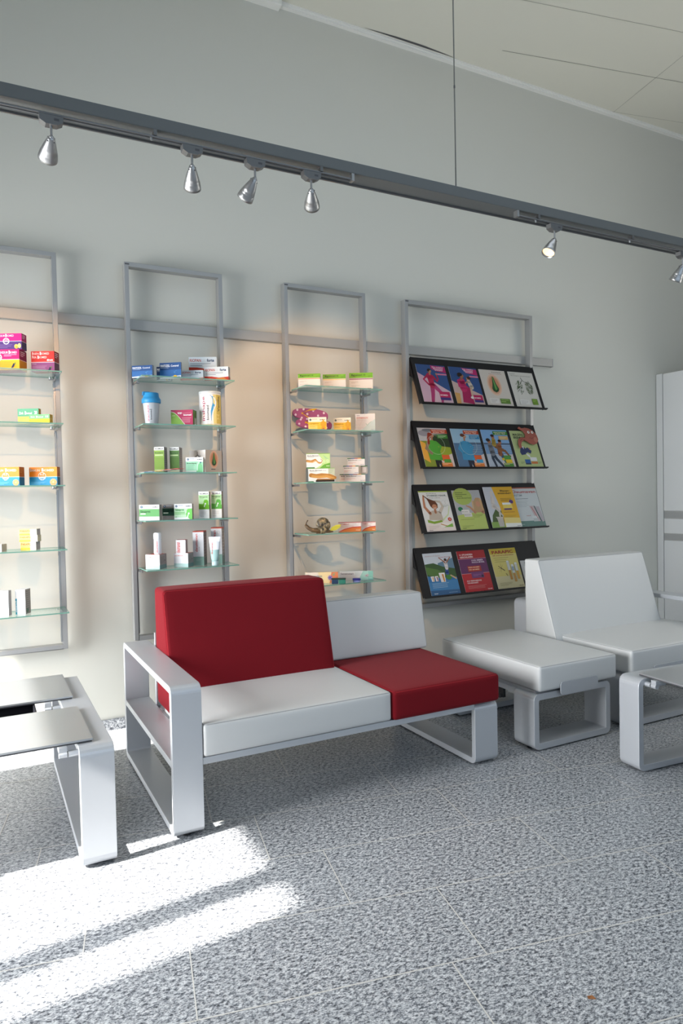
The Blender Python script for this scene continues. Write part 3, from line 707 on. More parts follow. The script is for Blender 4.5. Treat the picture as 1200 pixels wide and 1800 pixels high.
def d_zink(t):
    def f(F):
        F.rect(0, .5, 1, 1, '5fa882' if t == '20' else '7cbc84'); F.rect(0, 0, 1, .5, 'd8cc60' if t == '20' else 'f2da30')
        F.text('Zink', .06, .64, .16, 'eef8ee', w=.22); F.text('B', .34, .63, .2, 'ffffff', w=.07, bold=.03); F.text('iomed', .42, .64, .15, 'eef8ee', w=.26); F.text(t, .80, .64, .2, 'ffffff', w=.13, bold=.03)
        F.lines(.08, .4, .36, 2, .1, 'b0a850', .03)
    return f
carton('zinkB', 'taller green and yellow carton standing behind the smaller green one', '4f9872', d_zink('20'), side_shaded('a88a2c', txt=False))
carton('zinkF', 'small green and bright yellow carton in front on the second left shelf', '6cac74', d_zink('15'), side_shaded('b89a30', 'b89a30', txt=True, tc='6a6040'))
def d_imm(F):
    F.rect(0, .47, 1, 1, 'ee8a14'); F.rect(0, 0, 1, .46, '1a92c4'); F.rect(0, .455, 1, .475, 'f4ecdc')
    F.text('I', .04, .76, .17, 'ffffff', w=.025, bold=.02); F.text('MMUN', .08, .76, .12, 'fff2e0', w=.30); F.text('B', .45, .755, .17, 'ffffff', w=.07, bold=.03); F.text('IOMED', .53, .76, .12, 'fff2e0', w=.36)
    F.ring(.46, .50, .14, .014, 'ffffff'); F.text('A-Z', .46, .55, .10, 'ffffff', w=.15, al='c'); F.text('Immun', .46, .38, .08, 'ffffff', w=.2, al='c', bold=.03); F.text('2in1', .46, .28, .06, 'ffffff', w=.1, al='c')
    F.lines(.06, .6, .17, 3, .055, '7cc0de', .014)
    F.ell(.86, .16, .125, c='f08a20', n=22); F.ell(.86, .16, .11, c='f8e0b8', n=22); F.ell(.86, .16, .10, c='f4a04a', n=22)
    for a in range(8): F.stroke([(.86, .16), (.86+.095*math.cos(a*PI/4), .16+.095*math.sin(a*PI/4)/F.asp)], .006, .008, 'fae6c8')
carton('immL', 'orange and blue carton with orange slice, cut by the left picture edge', 'd87a14', d_imm, side_shaded('a85c1c', '20688c', .46, tc='c88844'))
carton('immR', 'orange and blue carton with orange slice, right one of the pair', 'd87a14', d_imm, side_shaded('98501c', '205a78', .46, tc='b87838'))
def d_para(F):
    F.rect(0, 0, 1, 1, 'f4e27a'); F.rect(.62, 0, 1, 1, 'f0eed8'); F.rect(0, 0, .62, .25, 'f6d830')
    F.text('PARAPIC', .05, .55, .27, 'b04a20', w=.62, bold=.03); F.lines(.72, .95, .66, 1, .1, 'a0a0a0', .06); F.lines(.08, .6, .34, 1, .1, 'c8a848', .05)
carton('par1', 'yellow and white carton, bottom of the stack of three', 'ece6c0', d_para, side_shaded('a8a8a4', txt=True, tc='8c8c8c'))
carton('par2', 'yellow and white carton, middle of the stack of three', 'f0ea90', d_para, side_shaded('c4c0a0', txt=True, tc='8c8c8c'))
carton('par3', 'yellow and white carton, top of the stack of three', 'ece6c0', d_para, side_shaded('a8a8a4', txt=True, tc='8c8c8c'))
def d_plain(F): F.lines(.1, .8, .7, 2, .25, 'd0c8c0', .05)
carton('smw', 'small cream carton at the left picture edge beside the yellow stack', 'dcd8d0', d_plain, side_shaded('a8a49c', txt=False))
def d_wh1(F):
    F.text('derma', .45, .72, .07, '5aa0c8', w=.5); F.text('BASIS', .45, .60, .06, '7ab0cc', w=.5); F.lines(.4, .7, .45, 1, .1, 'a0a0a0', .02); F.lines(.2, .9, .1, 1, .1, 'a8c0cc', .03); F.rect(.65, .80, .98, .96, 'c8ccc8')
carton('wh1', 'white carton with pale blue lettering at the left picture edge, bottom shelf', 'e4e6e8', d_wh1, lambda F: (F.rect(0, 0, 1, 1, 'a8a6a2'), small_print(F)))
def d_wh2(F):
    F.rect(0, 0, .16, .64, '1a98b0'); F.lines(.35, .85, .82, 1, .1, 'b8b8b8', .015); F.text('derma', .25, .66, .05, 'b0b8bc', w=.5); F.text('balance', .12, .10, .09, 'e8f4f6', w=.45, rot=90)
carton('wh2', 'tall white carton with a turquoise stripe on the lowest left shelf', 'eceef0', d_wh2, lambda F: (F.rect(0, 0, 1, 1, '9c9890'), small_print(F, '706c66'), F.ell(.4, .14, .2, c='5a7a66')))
# second frame
def d_pan(dark=False):
    def f(F):
        F.rect(0, 0, 1, 1, '1f4c86' if not dark else '16305a'); F.rect(0, .12, 1, .55, '2c68a8' if not dark else '1c3c6a'); F.poly([(0, 0), (1, 0), (1, .2), (0, .10)], 'dfe6ee')
        F.text('PANTOZOL', .04, .74, .14, 'ffffff', w=.44, bold=.03); F.text('Control', .53, .74, .12, 'ffffff', w=.36); F.lines(.05, .45, .66, 1, .1, 'a8c0dc', .03)
        F.stroke([(.66, .42), (.74, .32), (.70, .42), (.80, .52)], .012, .008, '6aa8d8'); F.ell(.72, .12, .09, .10, 'f0c020'); F.rect(.82, .05, .95, .12, '2c4c7c')
    return f
carton('pan1', 'blue tablet carton standing alone at the left of the top shelf', '204880', d_pan(), side_shaded('8c949c', txt=False))
carton('pan0', 'dark blue tablet carton half hidden behind the larger blue one', '16305a', d_pan(True), side_shaded('30405c', txt=False))
carton('pan2', 'larger blue tablet carton, second from the left on the top shelf', '245490', d_pan(), side_shaded('8c949c', txt=False))
def d_rio(F):
    F.rect(0, 0, 1, 1, 'd4dce0'); F.poly([(0, 0), (1, 0), (1, .26), (.6, .20), (.3, .30), (0, .32)], 'c43a24'); F.poly([(.3, .05), (.6, .0), (.95, .06), (.8, .2), (.55, .16)], 'e08a38')
    F.text('RIOPAN', .04, .68, .19, 'b84838', w=.40, bold=.02); F.text('GEL', .47, .68, .17, 'c8ccd0', w=.14); F.text('forte', .65, .68, .19, '1c3458', w=.26, bold=.03)
    F.lines(.05, .8, .54, 2, .12, '6a7684', .03)
carton('rio2', 'white carton with red wave, lying left under the stacked one', 'c8d0d4', d_rio)
carton('rio3', 'white carton with red wave at the right end of the top shelf', 'd8e0e4', d_rio, lambda F: (F.rect(0, 0, 1, 1, 'a0a6a8'), F.rect(0, 0, 1, .28, '983828'), small_print(F, '6a7074', .85, 5)))
carton('rio1', 'white carton with red wave resting on top of the other two', 'c4ccd0', d_rio, left=lambda F: F.rect(0, 0, 1, 1, '40444c'))
def d_app(F):
    F.rect(0, 0, 1, 1, 'b8345c'); F.poly([(0, 0), (.66, 0), (.56, .16), (.42, .42), (.28, .66), (.14, .82), (0, .88)], '86b24a'); F.poly([(.62, 0), (.68, 0), (.57, .18), (.43, .45), (.28, .70), (.14, .86), (0, .92), (0, .88), (.14, .82), (.28, .66), (.42, .42), (.56, .16)], 'e8d8d0')
    F.text('app', .30, .76, .13, 'ffffff', w=.2); F.text('control', .52, .76, .10, 'c87888', w=.38); F.text('biomed', .58, .62, .11, 'ffffff', w=.35, bold=.02); F.lines(.5, .92, .46, 4, .09, 'e0a8b4', .025)
    F.lines(.04, .2, .62, 1, .1, 'd0e4a8', .03)
carton('app', 'green and raspberry carton with white lettering between shaker and tin', '88283e', d_app, lambda F: (F.rect(0, 0, 1, 1, '4e6e2c'), F.lines(.2, .8, .9, 5, .08, '7a9a54', .03), F.rect(.4, .06, .85, .5, 'e8e8e0'), F.lines(.45, .8, .44, 5, .08, '202020', .04)), top='9a3450')
def biohead(F, brand2='SINUPRET', c='d6d6d4', g=True):
    F.rect(0, .82 if F.asp < 1.3 else .88, 1, 1, 'f0f0ee')
def d_bro(top, mid, c0):
    def f(F):
        F.rect(0, 0, 1, 1, mid); F.rect(0, .87, 1, 1, 'ecece8'); F.rect(0, .0, 1, .12, c0); F.text('bioMed', .1, .90, .06, '3a403c', w=.8, bold=.02); F.text('Bronchipret', .08, .75, .05, '2c4c2c', w=.84, bold=.02)
        F.rect(.08, .66, .9, .70, 'c4d4a0'); F.rect(0, .15, 1, .6, top); F.lines(.1, .7, .08, 1, .1, '8a9a80', .01)
    return f
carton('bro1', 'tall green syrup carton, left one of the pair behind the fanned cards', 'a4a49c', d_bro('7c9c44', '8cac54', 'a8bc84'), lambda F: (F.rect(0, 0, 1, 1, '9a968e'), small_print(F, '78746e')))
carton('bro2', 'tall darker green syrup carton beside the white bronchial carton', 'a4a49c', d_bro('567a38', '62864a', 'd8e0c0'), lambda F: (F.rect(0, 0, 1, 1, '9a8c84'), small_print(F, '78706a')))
def logo(F, v): 
    F.ell(.13, v, .06, c='1c4a6c', n=12); F.ell(.13, v, .025, c='c8d8e0', n=8); F.lines(.22, .52, v+.01, 1, .1, 'b0b8c8', .04); F.text('bioMed', .66, v-.04, .07, '3a3c40', w=.28, bold=.02)
def d_bro3(F):
    F.rect(0, 0, 1, 1, 'f0f2f0'); F.poly([(0, 0), (1, 0), (1, .68), (.6, .72), (0, .72)], 'a6dcb8'); F.poly([(.6, 0), (.95, 0), (.95, .4), (.86, .66), (.72, .5)], '7cc88e'); F.stroke([(.66, .1), (.68, .5), (.74, .66)], .02, .02, 'f0f6f0')
    logo(F, .86); F.text('Bronchipret', .06, .56, .08, '3c6c4c', w=.56, bold=.02); F.lines(.06, .5, .46, 4, .09, '70a884', .02); F.ell(.86, .64, .04, c='1c5a7a', n=10); F.rect(0, 0, .6, .12, 'd8ecdc')
carton('bro3', 'white and mint carton with bronchial drawing in front of the leaf cube', 'ecf0ec', d_bro3, side_shaded('9a948c', txt=False))
def nose(F, cu, cv, s, glow='c87848'):
    k = 1/F.asp
    for r_, c in ((1.25, 'd8b49c'), (1.05, 'd0a084'), (.88, 'c88a68')): F.ell(cu, cv, .26*s*r_, .36*s*r_*k, c)
    F.poly([(cu-.02*s, cv+.36*s*k), (cu+.04*s, cv+.32*s*k), (cu+.09*s, cv+.05*s*k), (cu+.17*s, cv-.16*s*k), (cu+.12*s, cv-.26*s*k), (cu, cv-.32*s*k), (cu-.12*s, cv-.26*s*k), (cu-.15*s, cv-.16*s*k), (cu-.08*s, cv+.06*s*k)], '24502c')
    F.poly([(cu, cv+.33*s*k), (cu+.05*s, cv+.05*s*k), (cu+.10*s, cv-.16*s*k), (cu, cv-.24*s*k), (cu-.03*s, cv-.1*s*k)], '4e8a3e'); F.stroke([(cu, cv+.3*s*k), (cu+.02*s, cv-.2*s*k)], .02*s, .02*s, '8ab868')
    F.stroke([(cu-.12*s, cv-.2*s*k), (cu, cv-.26*s*k), (cu+.12*s, cv-.2*s*k)], .03*s, .03*s, '16381c')
def d_cubeL(F):
    F.rect(0, 0, 1, 1, 'e8e8e6'); F.stroke([(.5, .92), (.5, .8), (.35, .66)], .03, .03, '303030'); F.stroke([(.5, .8), (.68, .66)], .03, .03, '303030'); F.ring(.38, .68, .07, .02, '303030'); F.ring(.66, .68, .07, .02, '303030')
carton('cube', 'white display cube printed with a green leaf nose on an orange glow', 'c8c4be', d_cubeL, lambda F: (F.rect(0, 0, 1, 1, 'b8b2aa'), nose(F, .5, .58, .85), F.lines(.32, .6, .13, 1, .1, '505050', .035), F.lines(.62, .8, .13, 1, .1, 'a0a0a0', .02)), name='display_cube', group='printed display objects')
ITEMS_CUBE = None
def d_sin(band, txt, base, face=False):
    def f(F):
        F.rect(0, 0, 1, 1, base); F.rect(0, .24, 1, .72, band); logo(F, .86)
        F.text('Sinupret', .06, .50, .14, txt, w=.5, bold=.02); F.rect(.06, .38, .32, .46, 'd8e8d0'); F.text('20', .07, .08, .10, '8a8a8a', w=.08); F.lines(.22, .9, .16, 2, .07, 'b0b0ae', .02)
    return f
carton('sin1', 'white and green carton at the left of the fourth shelf', 'b8b2aa', d_sin('6cac6a', '2c5c34', 'eceeec'), side_shaded('9a948c', txt=False))
carton('sin2', 'dark green and grey carton half hidden behind the white one', '8c8a88', d_sin('2c5440', '16301f', '948f8a'), side_shaded('60605c', txt=False))
def profile(F, cu, cv, s, c):
    k = 1/F.asp
    F.poly([(cu-.16*s, cv+.30*s*k), (cu-.05*s, cv+.45*s*k), (cu+.20*s, cv+.45*s*k), (cu+.34*s, cv+.3*s*k), (cu+.34*s, cv-.45*s*k), (cu-.02*s, cv-.45*s*k), (cu-.06*s, cv-.28*s*k), (cu-.22*s, cv-.26*s*k), (cu-.20*s, cv-.12*s*k), (cu-.27*s, cv-.05*s*k), (cu-.17*s, cv+.12*s*k)], c)
    F.stroke([(cu-.1*s, cv-.3*s*k), (cu-.02*s, cv-.05*s*k), (cu+.08*s, cv+.0*s*k)], .10*s, .05*s, 'eef4ec'); F.ell(cu+.02*s, cv+.03*s*k, .08*s, c='eef4ec', n=10)
def d_sin3(F):
    F.rect(0, 0, 1, 1, 'f0f2f0'); F.rect(0, .12, 1, .70, 'c4e4c0'); F.rect(0, .3, .6, .5, 'a4d49c'); profile(F, .80, .36, .62, '76c860'); F.rect(.86, 0, 1, .7, '76c860'); F.rect(0, 0, .8, .10, 'f0f2f0')
    logo(F, .86); F.text('Sinupret', .06, .56, .13, '4a9a50', w=.5, bold=.02); F.lines(.06, .6, .42, 2, .1, '70b074', .025); F.text('20', .06, .12, .08, '60a868', w=.08)
carton('sin3', 'white and light green carton with a face profile, in front of the dark one', 'c0b8b0', d_sin3, side_shaded('8c7a74', txt=False))
def d_sin4(g):
    def f(F):
        F.rect(0, 0, 1, 1, 'eceeea'); F.rect(0, .34, 1, .88, 'b4d8a4'); F.poly([(0, .34), (1, .34), (1, .5), (0, .55)], g); profile(F, .62, .54, .9, g); F.rect(.0, .0, 1, .33, 'eceeea'); F.rect(0, .88, 1, 1, 'f2f2f0')
        F.text('bioMed', .12, .90, .05, '3a3c40', w=.76, bold=.02); F.text('Sinupret', .08, .78, .05, '3c6c34', w=.8, bold=.02); F.lines(.1, .5, .73, 1, .1, '80a878', .012); F.lines(.12, .8, .26, 4, .035, 'c0b8b4', .008); F.text('100 ml', .14, .07, .03, '909090', w=.3)
    return f
carton('sin4', 'tall white and green carton with face profile, left one of the pair', 'dad8d2', d_sin4('6eb42c'), side_shaded('887c70', txt=True, tc='a89c90'))
carton('sin5', 'tall white and green carton with face profile, right one of the pair', 'dad8d2', d_sin4('62b048'), side_shaded('80746c', txt=True, tc='a09488'))
def d_deuflat(F):
    F.rect(0, 0, 1, 1, 'e8e8ea'); F.rect(0, 0, 1, .27, 'a8c8c4'); F.text('DEUMAVAN', .06, .78, .10, 'd87868', w=.62); F.ring(.8, .56, .07, .012, 'e0c8c8'); F.lines(.12, .6, .10, 1, .1, 'd0e0dc', .03)
def s_deu(F):  # jar carton side greyed, its shade mixed into the print
    F.rect(0, 0, 1, 1, '96908c'); F.rect(0, 0, 1, .28, '6e8c88'); F.lines(.1, .7, .80, 7, .07, '6c6864', .02); F.ell(.75, .55, .05, c='585450', n=8)
carton('deu1', 'squat white and mint jar carton with red lid, left one of the pair', 'cc5440', d_deuflat, s_deu)
carton('deu2', 'squat white and mint jar carton with red lid, right one of the pair', 'cc5440', d_deuflat, s_deu)
def d_deu3(F):
    F.rect(0, 0, 1, 1, 'e6e2e4'); F.text('deumavan', .42, .04, .30, 'cc4034', w=.8, rot=90, bold=.02); F.ring(.72, .64, .13, .02, 'd8c4c8')
carton('deu3', 'small white carton standing on the right hand jar carton', 'cc5440', d_deu3, side_shaded('a49690', txt=True, tc='8a7c78'))
def d_deu4(F):
    F.rect(0, 0, 1, .97, 'dededf'); F.rect(0, 0, 1, .26, '8aac9e'); F.text('deumavan', .44, .40, .075, 'c84038', w=.52, rot=90, bold=.015); F.text('INTIM', .62, .42, .03, 'b09898', w=.12, rot=90); F.ring(.70, .86, .14, .02, 'c8b8bc'); F.lines(.3, .8, .20, 3, .03, 'c0d4cc', .008)
carton('deu4', 'tall white and mint carton with vertical red lettering, left of the tube', 'b85040', d_deu4, lambda F: (F.rect(0, 0, 1, .96, '857b76'), F.rect(0, 0, 1, .25, '5e7670'), small_print(F, 'a09690')))
carton('deu5', 'tall white and mint carton with vertical red lettering, behind the tube', 'b85040', d_deu4, lambda F: (F.rect(0, 0, 1, .96, '948a86'), F.rect(0, 0, 1, .25, '5e7670'), small_print(F, 'b0a6a0')))
# third frame
def d_mag(line):
    def f(F):
        F.rect(0, 0, 1, 1, 'e2ddd6'); F.rect(0, .70, 1, 1, '6fb02a'); F.rect(0, .62, 1, .665, line); F.text('Magnesiocard', .09, .83, .10, '1c3c10', w=.46, bold=.02); F.text('10', .60, .83, .10, '1c3c10', w=.08, bold=.02)
        F.lines(.09, .3, .78, 1, .1, '3c6018', .02); F.lines(.08, .38, .46, 2, .05, 'a8a09a', .014); F.lines(.08, .45, .26, 2, .05, 'b0a8a2', .014); F.lines(.8, .96, .82, 2, .05, '4a7a20', .014); F.text('biomed', .78, .08, .045, '9a4048', w=.15, bold=.02)
    return f
sd = lambda F: (F.rect(0, 0, 1, 1, 'b0a898'), F.rect(0, .7, 1, 1, '5a7a38'), F.lines(.3, .8, .6, 6, .08, '8a8274', .02))  # left side in duller copies of the front tones, painted shade
carton('mag1', 'green and white carton with an orange line on the top narrow shelf', 'd8d2c8', d_mag('e07840'), left=sd)
carton('mag2', 'green and white carton with a yellow line, middle of the three', 'd8d2c8', d_mag('ecc850'), left=sd)
carton('mag3', 'green and white carton with a purple line, right of the three', 'd8d2c8', d_mag('8a1c5c'), left=sd)
def d_can(F):
    F.rect(0, 0, 1, 1, 'ede2cc'); F.rect(0, 0, 1, .62, 'eeb832'); F.rect(0, .04, .5, .4, 'f2cc68'); F.ell(.12, .80, .06, c='183c38', n=12); F.ell(.12, .80, .02, c='a8c0b8', n=8); F.lines(.2, .52, .82, 1, .1, 'b8b0a0', .05); F.text('bioMed', .64, .76, .09, '3a302c', w=.28, bold=.02)
    F.text('Canephron', .07, .46, .10, '8a6418', w=.5, bold=.02); F.lines(.06, .6, .32, 2, .09, 'd09a2c', .03)
    F.poly([(.72, .05), (.94, .05), (.92, .3), (.99, .35), (.97, .62), (.88, .68), (.86, .8), (.80, .8), (.78, .68), (.69, .62), (.67, .35), (.74, .3)], 'd89c20'); F.poly([(.80, .05), (.88, .05), (.86, .14), (.82, .14)], 'b04058')
carton('can1', 'small yellow carton with a torso figure, standing before the flip-flops', 'e8d8b0', d_can)
carton('can2', 'small yellow carton with a torso figure, beside the white one', 'e8d8b0', d_can)
def d_gyn(F):
    F.rect(0, 0, 1, 1, 'dcd8d4'); F.poly([(.2, 0), (1, 0), (1, .7)], 'c2d0cc'); F.stroke([(.2, .3), (.35, .6), (.5, 1)], .006, .006, 'b8b4b0'); F.lines(.08, .24, .89, 1, .1, '505050', .02)
    F.text('GYNENOV', .07, .72, .10, 'cc5038', w=.58, bold=.01); F.stroke([(.54, .44), (.60, .34), (.70, .46), (.82, .56)], .02, .012, '4a9c80'); F.lines(.1, .45, .2, 2, .07, 'b8a8a4', .012); F.lines(.8, .92, .1, 1, .1, 'a0a0a0', .02); F.lines(.08, .6, .64, 1, .1, 'c8b8b4', .012)
carton('gyn', 'white carton with a green tick mark, right of the yellow pair', 'd4d0cc', d_gyn)
def d_bio(kind):
    def f(F):
        F.rect(0, 0, 1, 1, 'e4e6e2'); F.rect(0, .965, 1, 1, '7aa83a'); F.rect(0, .0, .35 if kind == 2 else .2, .07, '3c7c3c')
        F.text('Biotin-Biomed', .05, .80, .08, '3a443c', w=.46, bold=.02); F.text('plus', .54, .80, .07, '90989c', w=.14); F.lines(.06, .34, .74, 1, .1, '90a090', .02)
        if kind == 2:
            F.poly([(.5, 1-.035), (1, .965), (1, 0), (.4, 0), (.62, .2), (.7, .5)], 'b8d890'); F.poly([(.55, 0), (1, 0), (1, .35), (.75, .25)], '6cac3c'); F.poly([(.7, .9), (.95, .6), (.8, .62)], 'a0cc94')
            F.stroke([(.03, .5), (.2, .46), (.38, .58), (.5, .38), (.62, .36), (.68, .5), (.60, .62)], .10, .02, 'b8803c'); F.stroke([(.05, .44), (.25, .4), (.42, .5), (.52, .32), (.6, .30)], .05, .02, 'd8ac68')
            F.ring(.74, .46, .05, .008, 'eef6e8'); F.ring(.9, .48, .05, .008, 'eef6e8'); F.text('biomed', .84, .12, .05, 'f4f8f0', w=.13, bold=.02)
        else:
            F.rect(.75, .45, 1, .965, 'b4bca4'); F.lines(.78, .96, .85, 3, .09, '90a080', .02)
            F.stroke([(.10, .5), (.3, .44), (.5, .5), (.8, .46), (1, .3)], .16, .12, 'b07a38'); F.stroke([(.16, .42), (.4, .36), (.7, .40), (.95, .25)], .10, .09, 'c8964c'); F.rect(.28, .02, .98, .14, '14120f'); F.poly([(.28, .14), (.98, .14), (.98, .22), (.34, .24)], '8c5c28')
    return f
carton('bio1', 'white carton with a hairbrush picture, lower one of the stacked pair', 'd8d8d2', d_bio(1), top='6a9a34')
carton('bio2', 'white and green carton with a hair strand picture, stacked above', 'd8d8d2', d_bio(2), top='7aa83a')
def d_bs(F):
    F.rect(0, 0, 1, 1, 'dcd8d4')
    for i, c in enumerate(('2c6c3c', '3c5c9c', '9c3c4c', 'dc9c3c', '2c6c3c')): F.rect(i*.2, .90, i*.2+.2, 1, c)
    F.text('Biotin-Biomed', .06, .66, .14, '48504c', w=.5, bold=.02); F.text('mini', .60, .66, .12, 'a0a8a8', w=.2); F.lines(.06, .5, .4, 2, .13, 'd09a90', .04); F.text('biomed', .76, .12, .09, '40507c', w=.2, bold=.02)
sdb = side_shaded('a8a29c', txt=False)
carton('bs1', 'small white carton with coloured edge stripe, bottom front of the right stack', 'd0ccc8', d_bs, sdb)
carton('bs0', 'small white carton peeking out behind the bottom one of the right stack', 'c0bcb8', d_bs, sdb)
carton('bs2', 'small white carton with coloured edge stripe, middle left of the right stack', 'd0ccc8', d_bs, sdb)
carton('bs3', 'short carton end turned beside the middle one of the right stack', 'a8a49e', lambda F: (F.rect(.25, .2, .8, .8, 'c8c4c0'), F.rect(0, .9, 1, 1, '2c6c3c')), sdb)
carton('bs4', 'small white carton with coloured edge stripe, topmost of the right stack', 'd0ccc8', d_bs, sdb)
def d_vit(F):
    F.rect(0, 0, 1, 1, 'e0dad6'); F.poly([(0, 0), (1, 0), (1, .55), (.6, .50), (.25, .30)], 'c03428'); F.poly([(.05, 0), (1, 0), (1, .44), (.6, .40), (.28, .22)], 'd8803c'); F.rect(0, .94, 1, 1, 'b83c34')
    F.text('VITAMIN-C', .06, .72, .12, 'b83c34', w=.42, bold=.03); F.lines(.62, .8, .80, 1, .1, 'b0a8a4', .03); F.lines(.06, .7, .60, 2, .14, 'c07060', .025); F.text('biomed', .78, .14, .09, 'f6e8dc', w=.17, bold=.03)
carton('vit1', 'white carton with orange wave, left of the two next to the snail', 'd4cec8', d_vit)
carton('vit2', 'white carton with orange wave at the right end, overlapping its twin', 'd4cec8', d_vit)
def d_tra(F):
    F.rect(0, 0, 1, 1, 'd8ccbc'); F.poly([(.45, 0), (.8, 0), (.78, 1), (.4, 1)], 'dcc896'); F.poly([(.74, 0), (1, 0), (1, 1), (.80, 1)], 'c87850')
    F.text('Traumaplant', .06, .56, .20, '4c4c6c', w=.46); 
    for a in range(10): F.stroke([(.76, .5), (.76+.065*math.cos(a*PI/5), .5+.065/F.asp*math.sin(a*PI/5))], .02, .026, '6c5ca8' if a % 2 else '8478b8')
    F.ell(.76, .5, .018, c='3c2c68', n=10); F.poly([(.82, .75), (.92, .95), (.88, .65)], '7c9c74'); F.lines(.88, .98, .22, 3, .10, 'ecdcd0', .03)
carton('tra', 'long cream and orange carton with a blue flower on the lowest shelf', 'c8bcae', d_tra)
def d_sen(F):
    F.rect(0, 0, 1, 1, 'd8dad8'); F.poly([(.55, 0), (1, 0), (1, 1), (.70, 1)], '9cc8bc'); F.rect(.86, 0, 1, 1, '82bcae'); F.text('Sensicutan', .03, .64, .20, '54505c', w=.38)
    F.lines(.46, .72, .80, 3, .13, '8aa8a4', .03); F.poly([(.74, .5), (.84, .7), (.88, .5), (.80, .35)], 'b8a8ac'); F.ell(.8, .48, .012, c='6c4c5c', n=8); F.ell(.84, .4, .012, c='6c4c5c', n=8); F.lines(.02, .5, .22, 2, .1, 'c4c8c6', .03); F.lines(.88, .98, .2, 1, .1, 'd0e8e0', .05)
carton('sen', 'long white and mint carton at the right of the lowest shelf', 'c8ccca', d_sen)

# ------------------------------------------------------------------ other goods on the shelves
def wrap_text(mb, s, cx, cy, r, ang, zc, size, m, length, bold=.01, vertical=True, taper=0.):
    """letters bent round an upright cylinder; vertical=True reads bottom to top"""
    vs, fs, x0, x1, y0, y1 = text_mesh(s, bold); k = length/(x1-x0); H = size/.70
    out = []
    for v in vs:
        a = (v[0]-(x0+x1)/2)*k; b_ = (v[1]-(y0+y1)/2)*H
        if vertical: z = zc+a; t_ = -b_
        else: z = zc+b_; t_ = a
        rr_ = r+.0004+taper*(z-zc); th = ang+t_/rr_
        out.append((cx+rr_*math.cos(th), cy+rr_*math.sin(th), z))
    mb.add(out, fs, m)
# shaker
t = root('protein_shaker', 'cloudy protein shaker with blue screw lid on the second shelf', 'shaker', (.933, 4.25, 1.8888))
mb = MB(); mb.lathe([(0, 0), (.036, 0), (.038, .004), (.043, .06), (.049, .122), (.050, .135), (.047, .135), (.040, .05), (.034, .006), (0, .006)], M_clear, 36)
bd_ = mb.build('cup', t, fix=False)
mb = MB(); wrap_text(mb, 'inshape', 0, 0, .0435, R(-128), .066, .014, P('b03a56'), .095, taper=.09); wrap_text(mb, 'biomed', 0, 0, .0435, R(-107), .058, .010, P('40404c'), .062, taper=.09); mb.build('lettering', bd_, fix=False)
mb = MB(); mb.lathe([(.0, .128), (.054, .128), (.0565, .131), (.0565, .150), (.0555, .153), (.050, .160), (.046, .170), (.045, .186), (.043, .190), (0, .190)], P('2f86b8', .4), 36)
mb.box(-.018, .030, -.012, .016, .190, .196, P('b8c4c8', .4)); mb.box(-.050, -.012, -.016, .016, .176, .196, P('2a78aa', .4)); mb.build('lid', t, fix=False)
# tin
t = root('powder_tin', 'white and yellow powder tin with blue swoosh on the second shelf', 'tin', (1.300, 4.26, 1.8888))
mb = MB(); r_ = .067; H_ = .205
def arc(a0, a1, z0, z1, c, rr_=r_, n_=14):
    vs = [(rr_*math.cos(R(a0+(a1-a0)*i/n_)), rr_*math.sin(R(a0+(a1-a0)*i/n_)), z) for z in (z0, z1) for i in range(n_+1)]
    mb.add(vs, [(i, i+1, n_+2+i, n_+1+i) for i in range(n_)], P(c, .4), True)
arc(0, 360, 0, H_, 'dcdcda', n_=40); arc(-82, 40, .012, H_-.012, 'c8b45c', r_+.0002, 20); arc(-90, -72, .012, H_-.012, 'e0d48c', r_+.0003, 4); arc(0, 360, 0, .010, 'c8c4a0', r_+.0005, 40)
def swoosh(pts, c, k):
    vs = []
    for a, z, w_ in pts: vs += [((r_+k)*math.cos(R(a-w_)), (r_+k)*math.sin(R(a-w_)), z), ((r_+k)*math.cos(R(a+w_)), (r_+k)*math.sin(R(a+w_)), z)]
    mb.add(vs, [(2*i, 2*i+1, 2*i+3, 2*i+2) for i in range(len(pts)-1)], P(c, .4))
swoosh([(-108, .19, 1), (-92, .178, 6), (-84, .160, 9), (-84, .14, 9), (-91, .115, 8), (-99, .09, 5), (-102, .06, 2), (-102, .03, 1)], '3a94c8', .0008)
swoosh([(-100, .19, 1), (-84, .172, 3), (-76, .150, 4), (-78, .125, 4), (-88, .10, 3), (-94, .07, 1)], 'eef2f4', .0010)
wrap_text(mb, 'inshape', 0, 0, r_+.0008, R(-141), .105, .020, P('a83a56', .4), .15); wrap_text(mb, 'biomed', 0, 0, r_+.0008, R(-120), .080, .014, P('303038', .4), .09); wrap_text(mb, 'Vanille', 0, 0, r_+.0012, R(-58), .135, .016, P('30343c', .4), .095)
for a in range(6): 
    aa = a*PI/3; mb.add([((r_+.0014)*math.cos(R(-62)+x_), (r_+.0014)*math.sin(R(-62)+x_), z_) for x_, z_ in ((0, .055), (math.cos(aa)*.20+.04, .055+math.sin(aa)*.016), (math.cos(aa)*.26, .055+math.sin(aa)*.02), (math.cos(aa)*.20-.04, .055+math.sin(aa)*.016))], [(0, 1, 2, 3)], P('e8dca0', .4))
mb.build('tin_body', t, fix=False)
mb = MB(); mb.lathe([(0, H_+.004), (r_-.006, H_+.004), (r_-.005, H_+.010), (r_+.001, H_+.010), (r_+.0015, H_+.004), (r_+.0012, H_-.004), (r_, H_-.004)], P('c8cccb', .35), 40); mb.build('lid', t, fix=False)
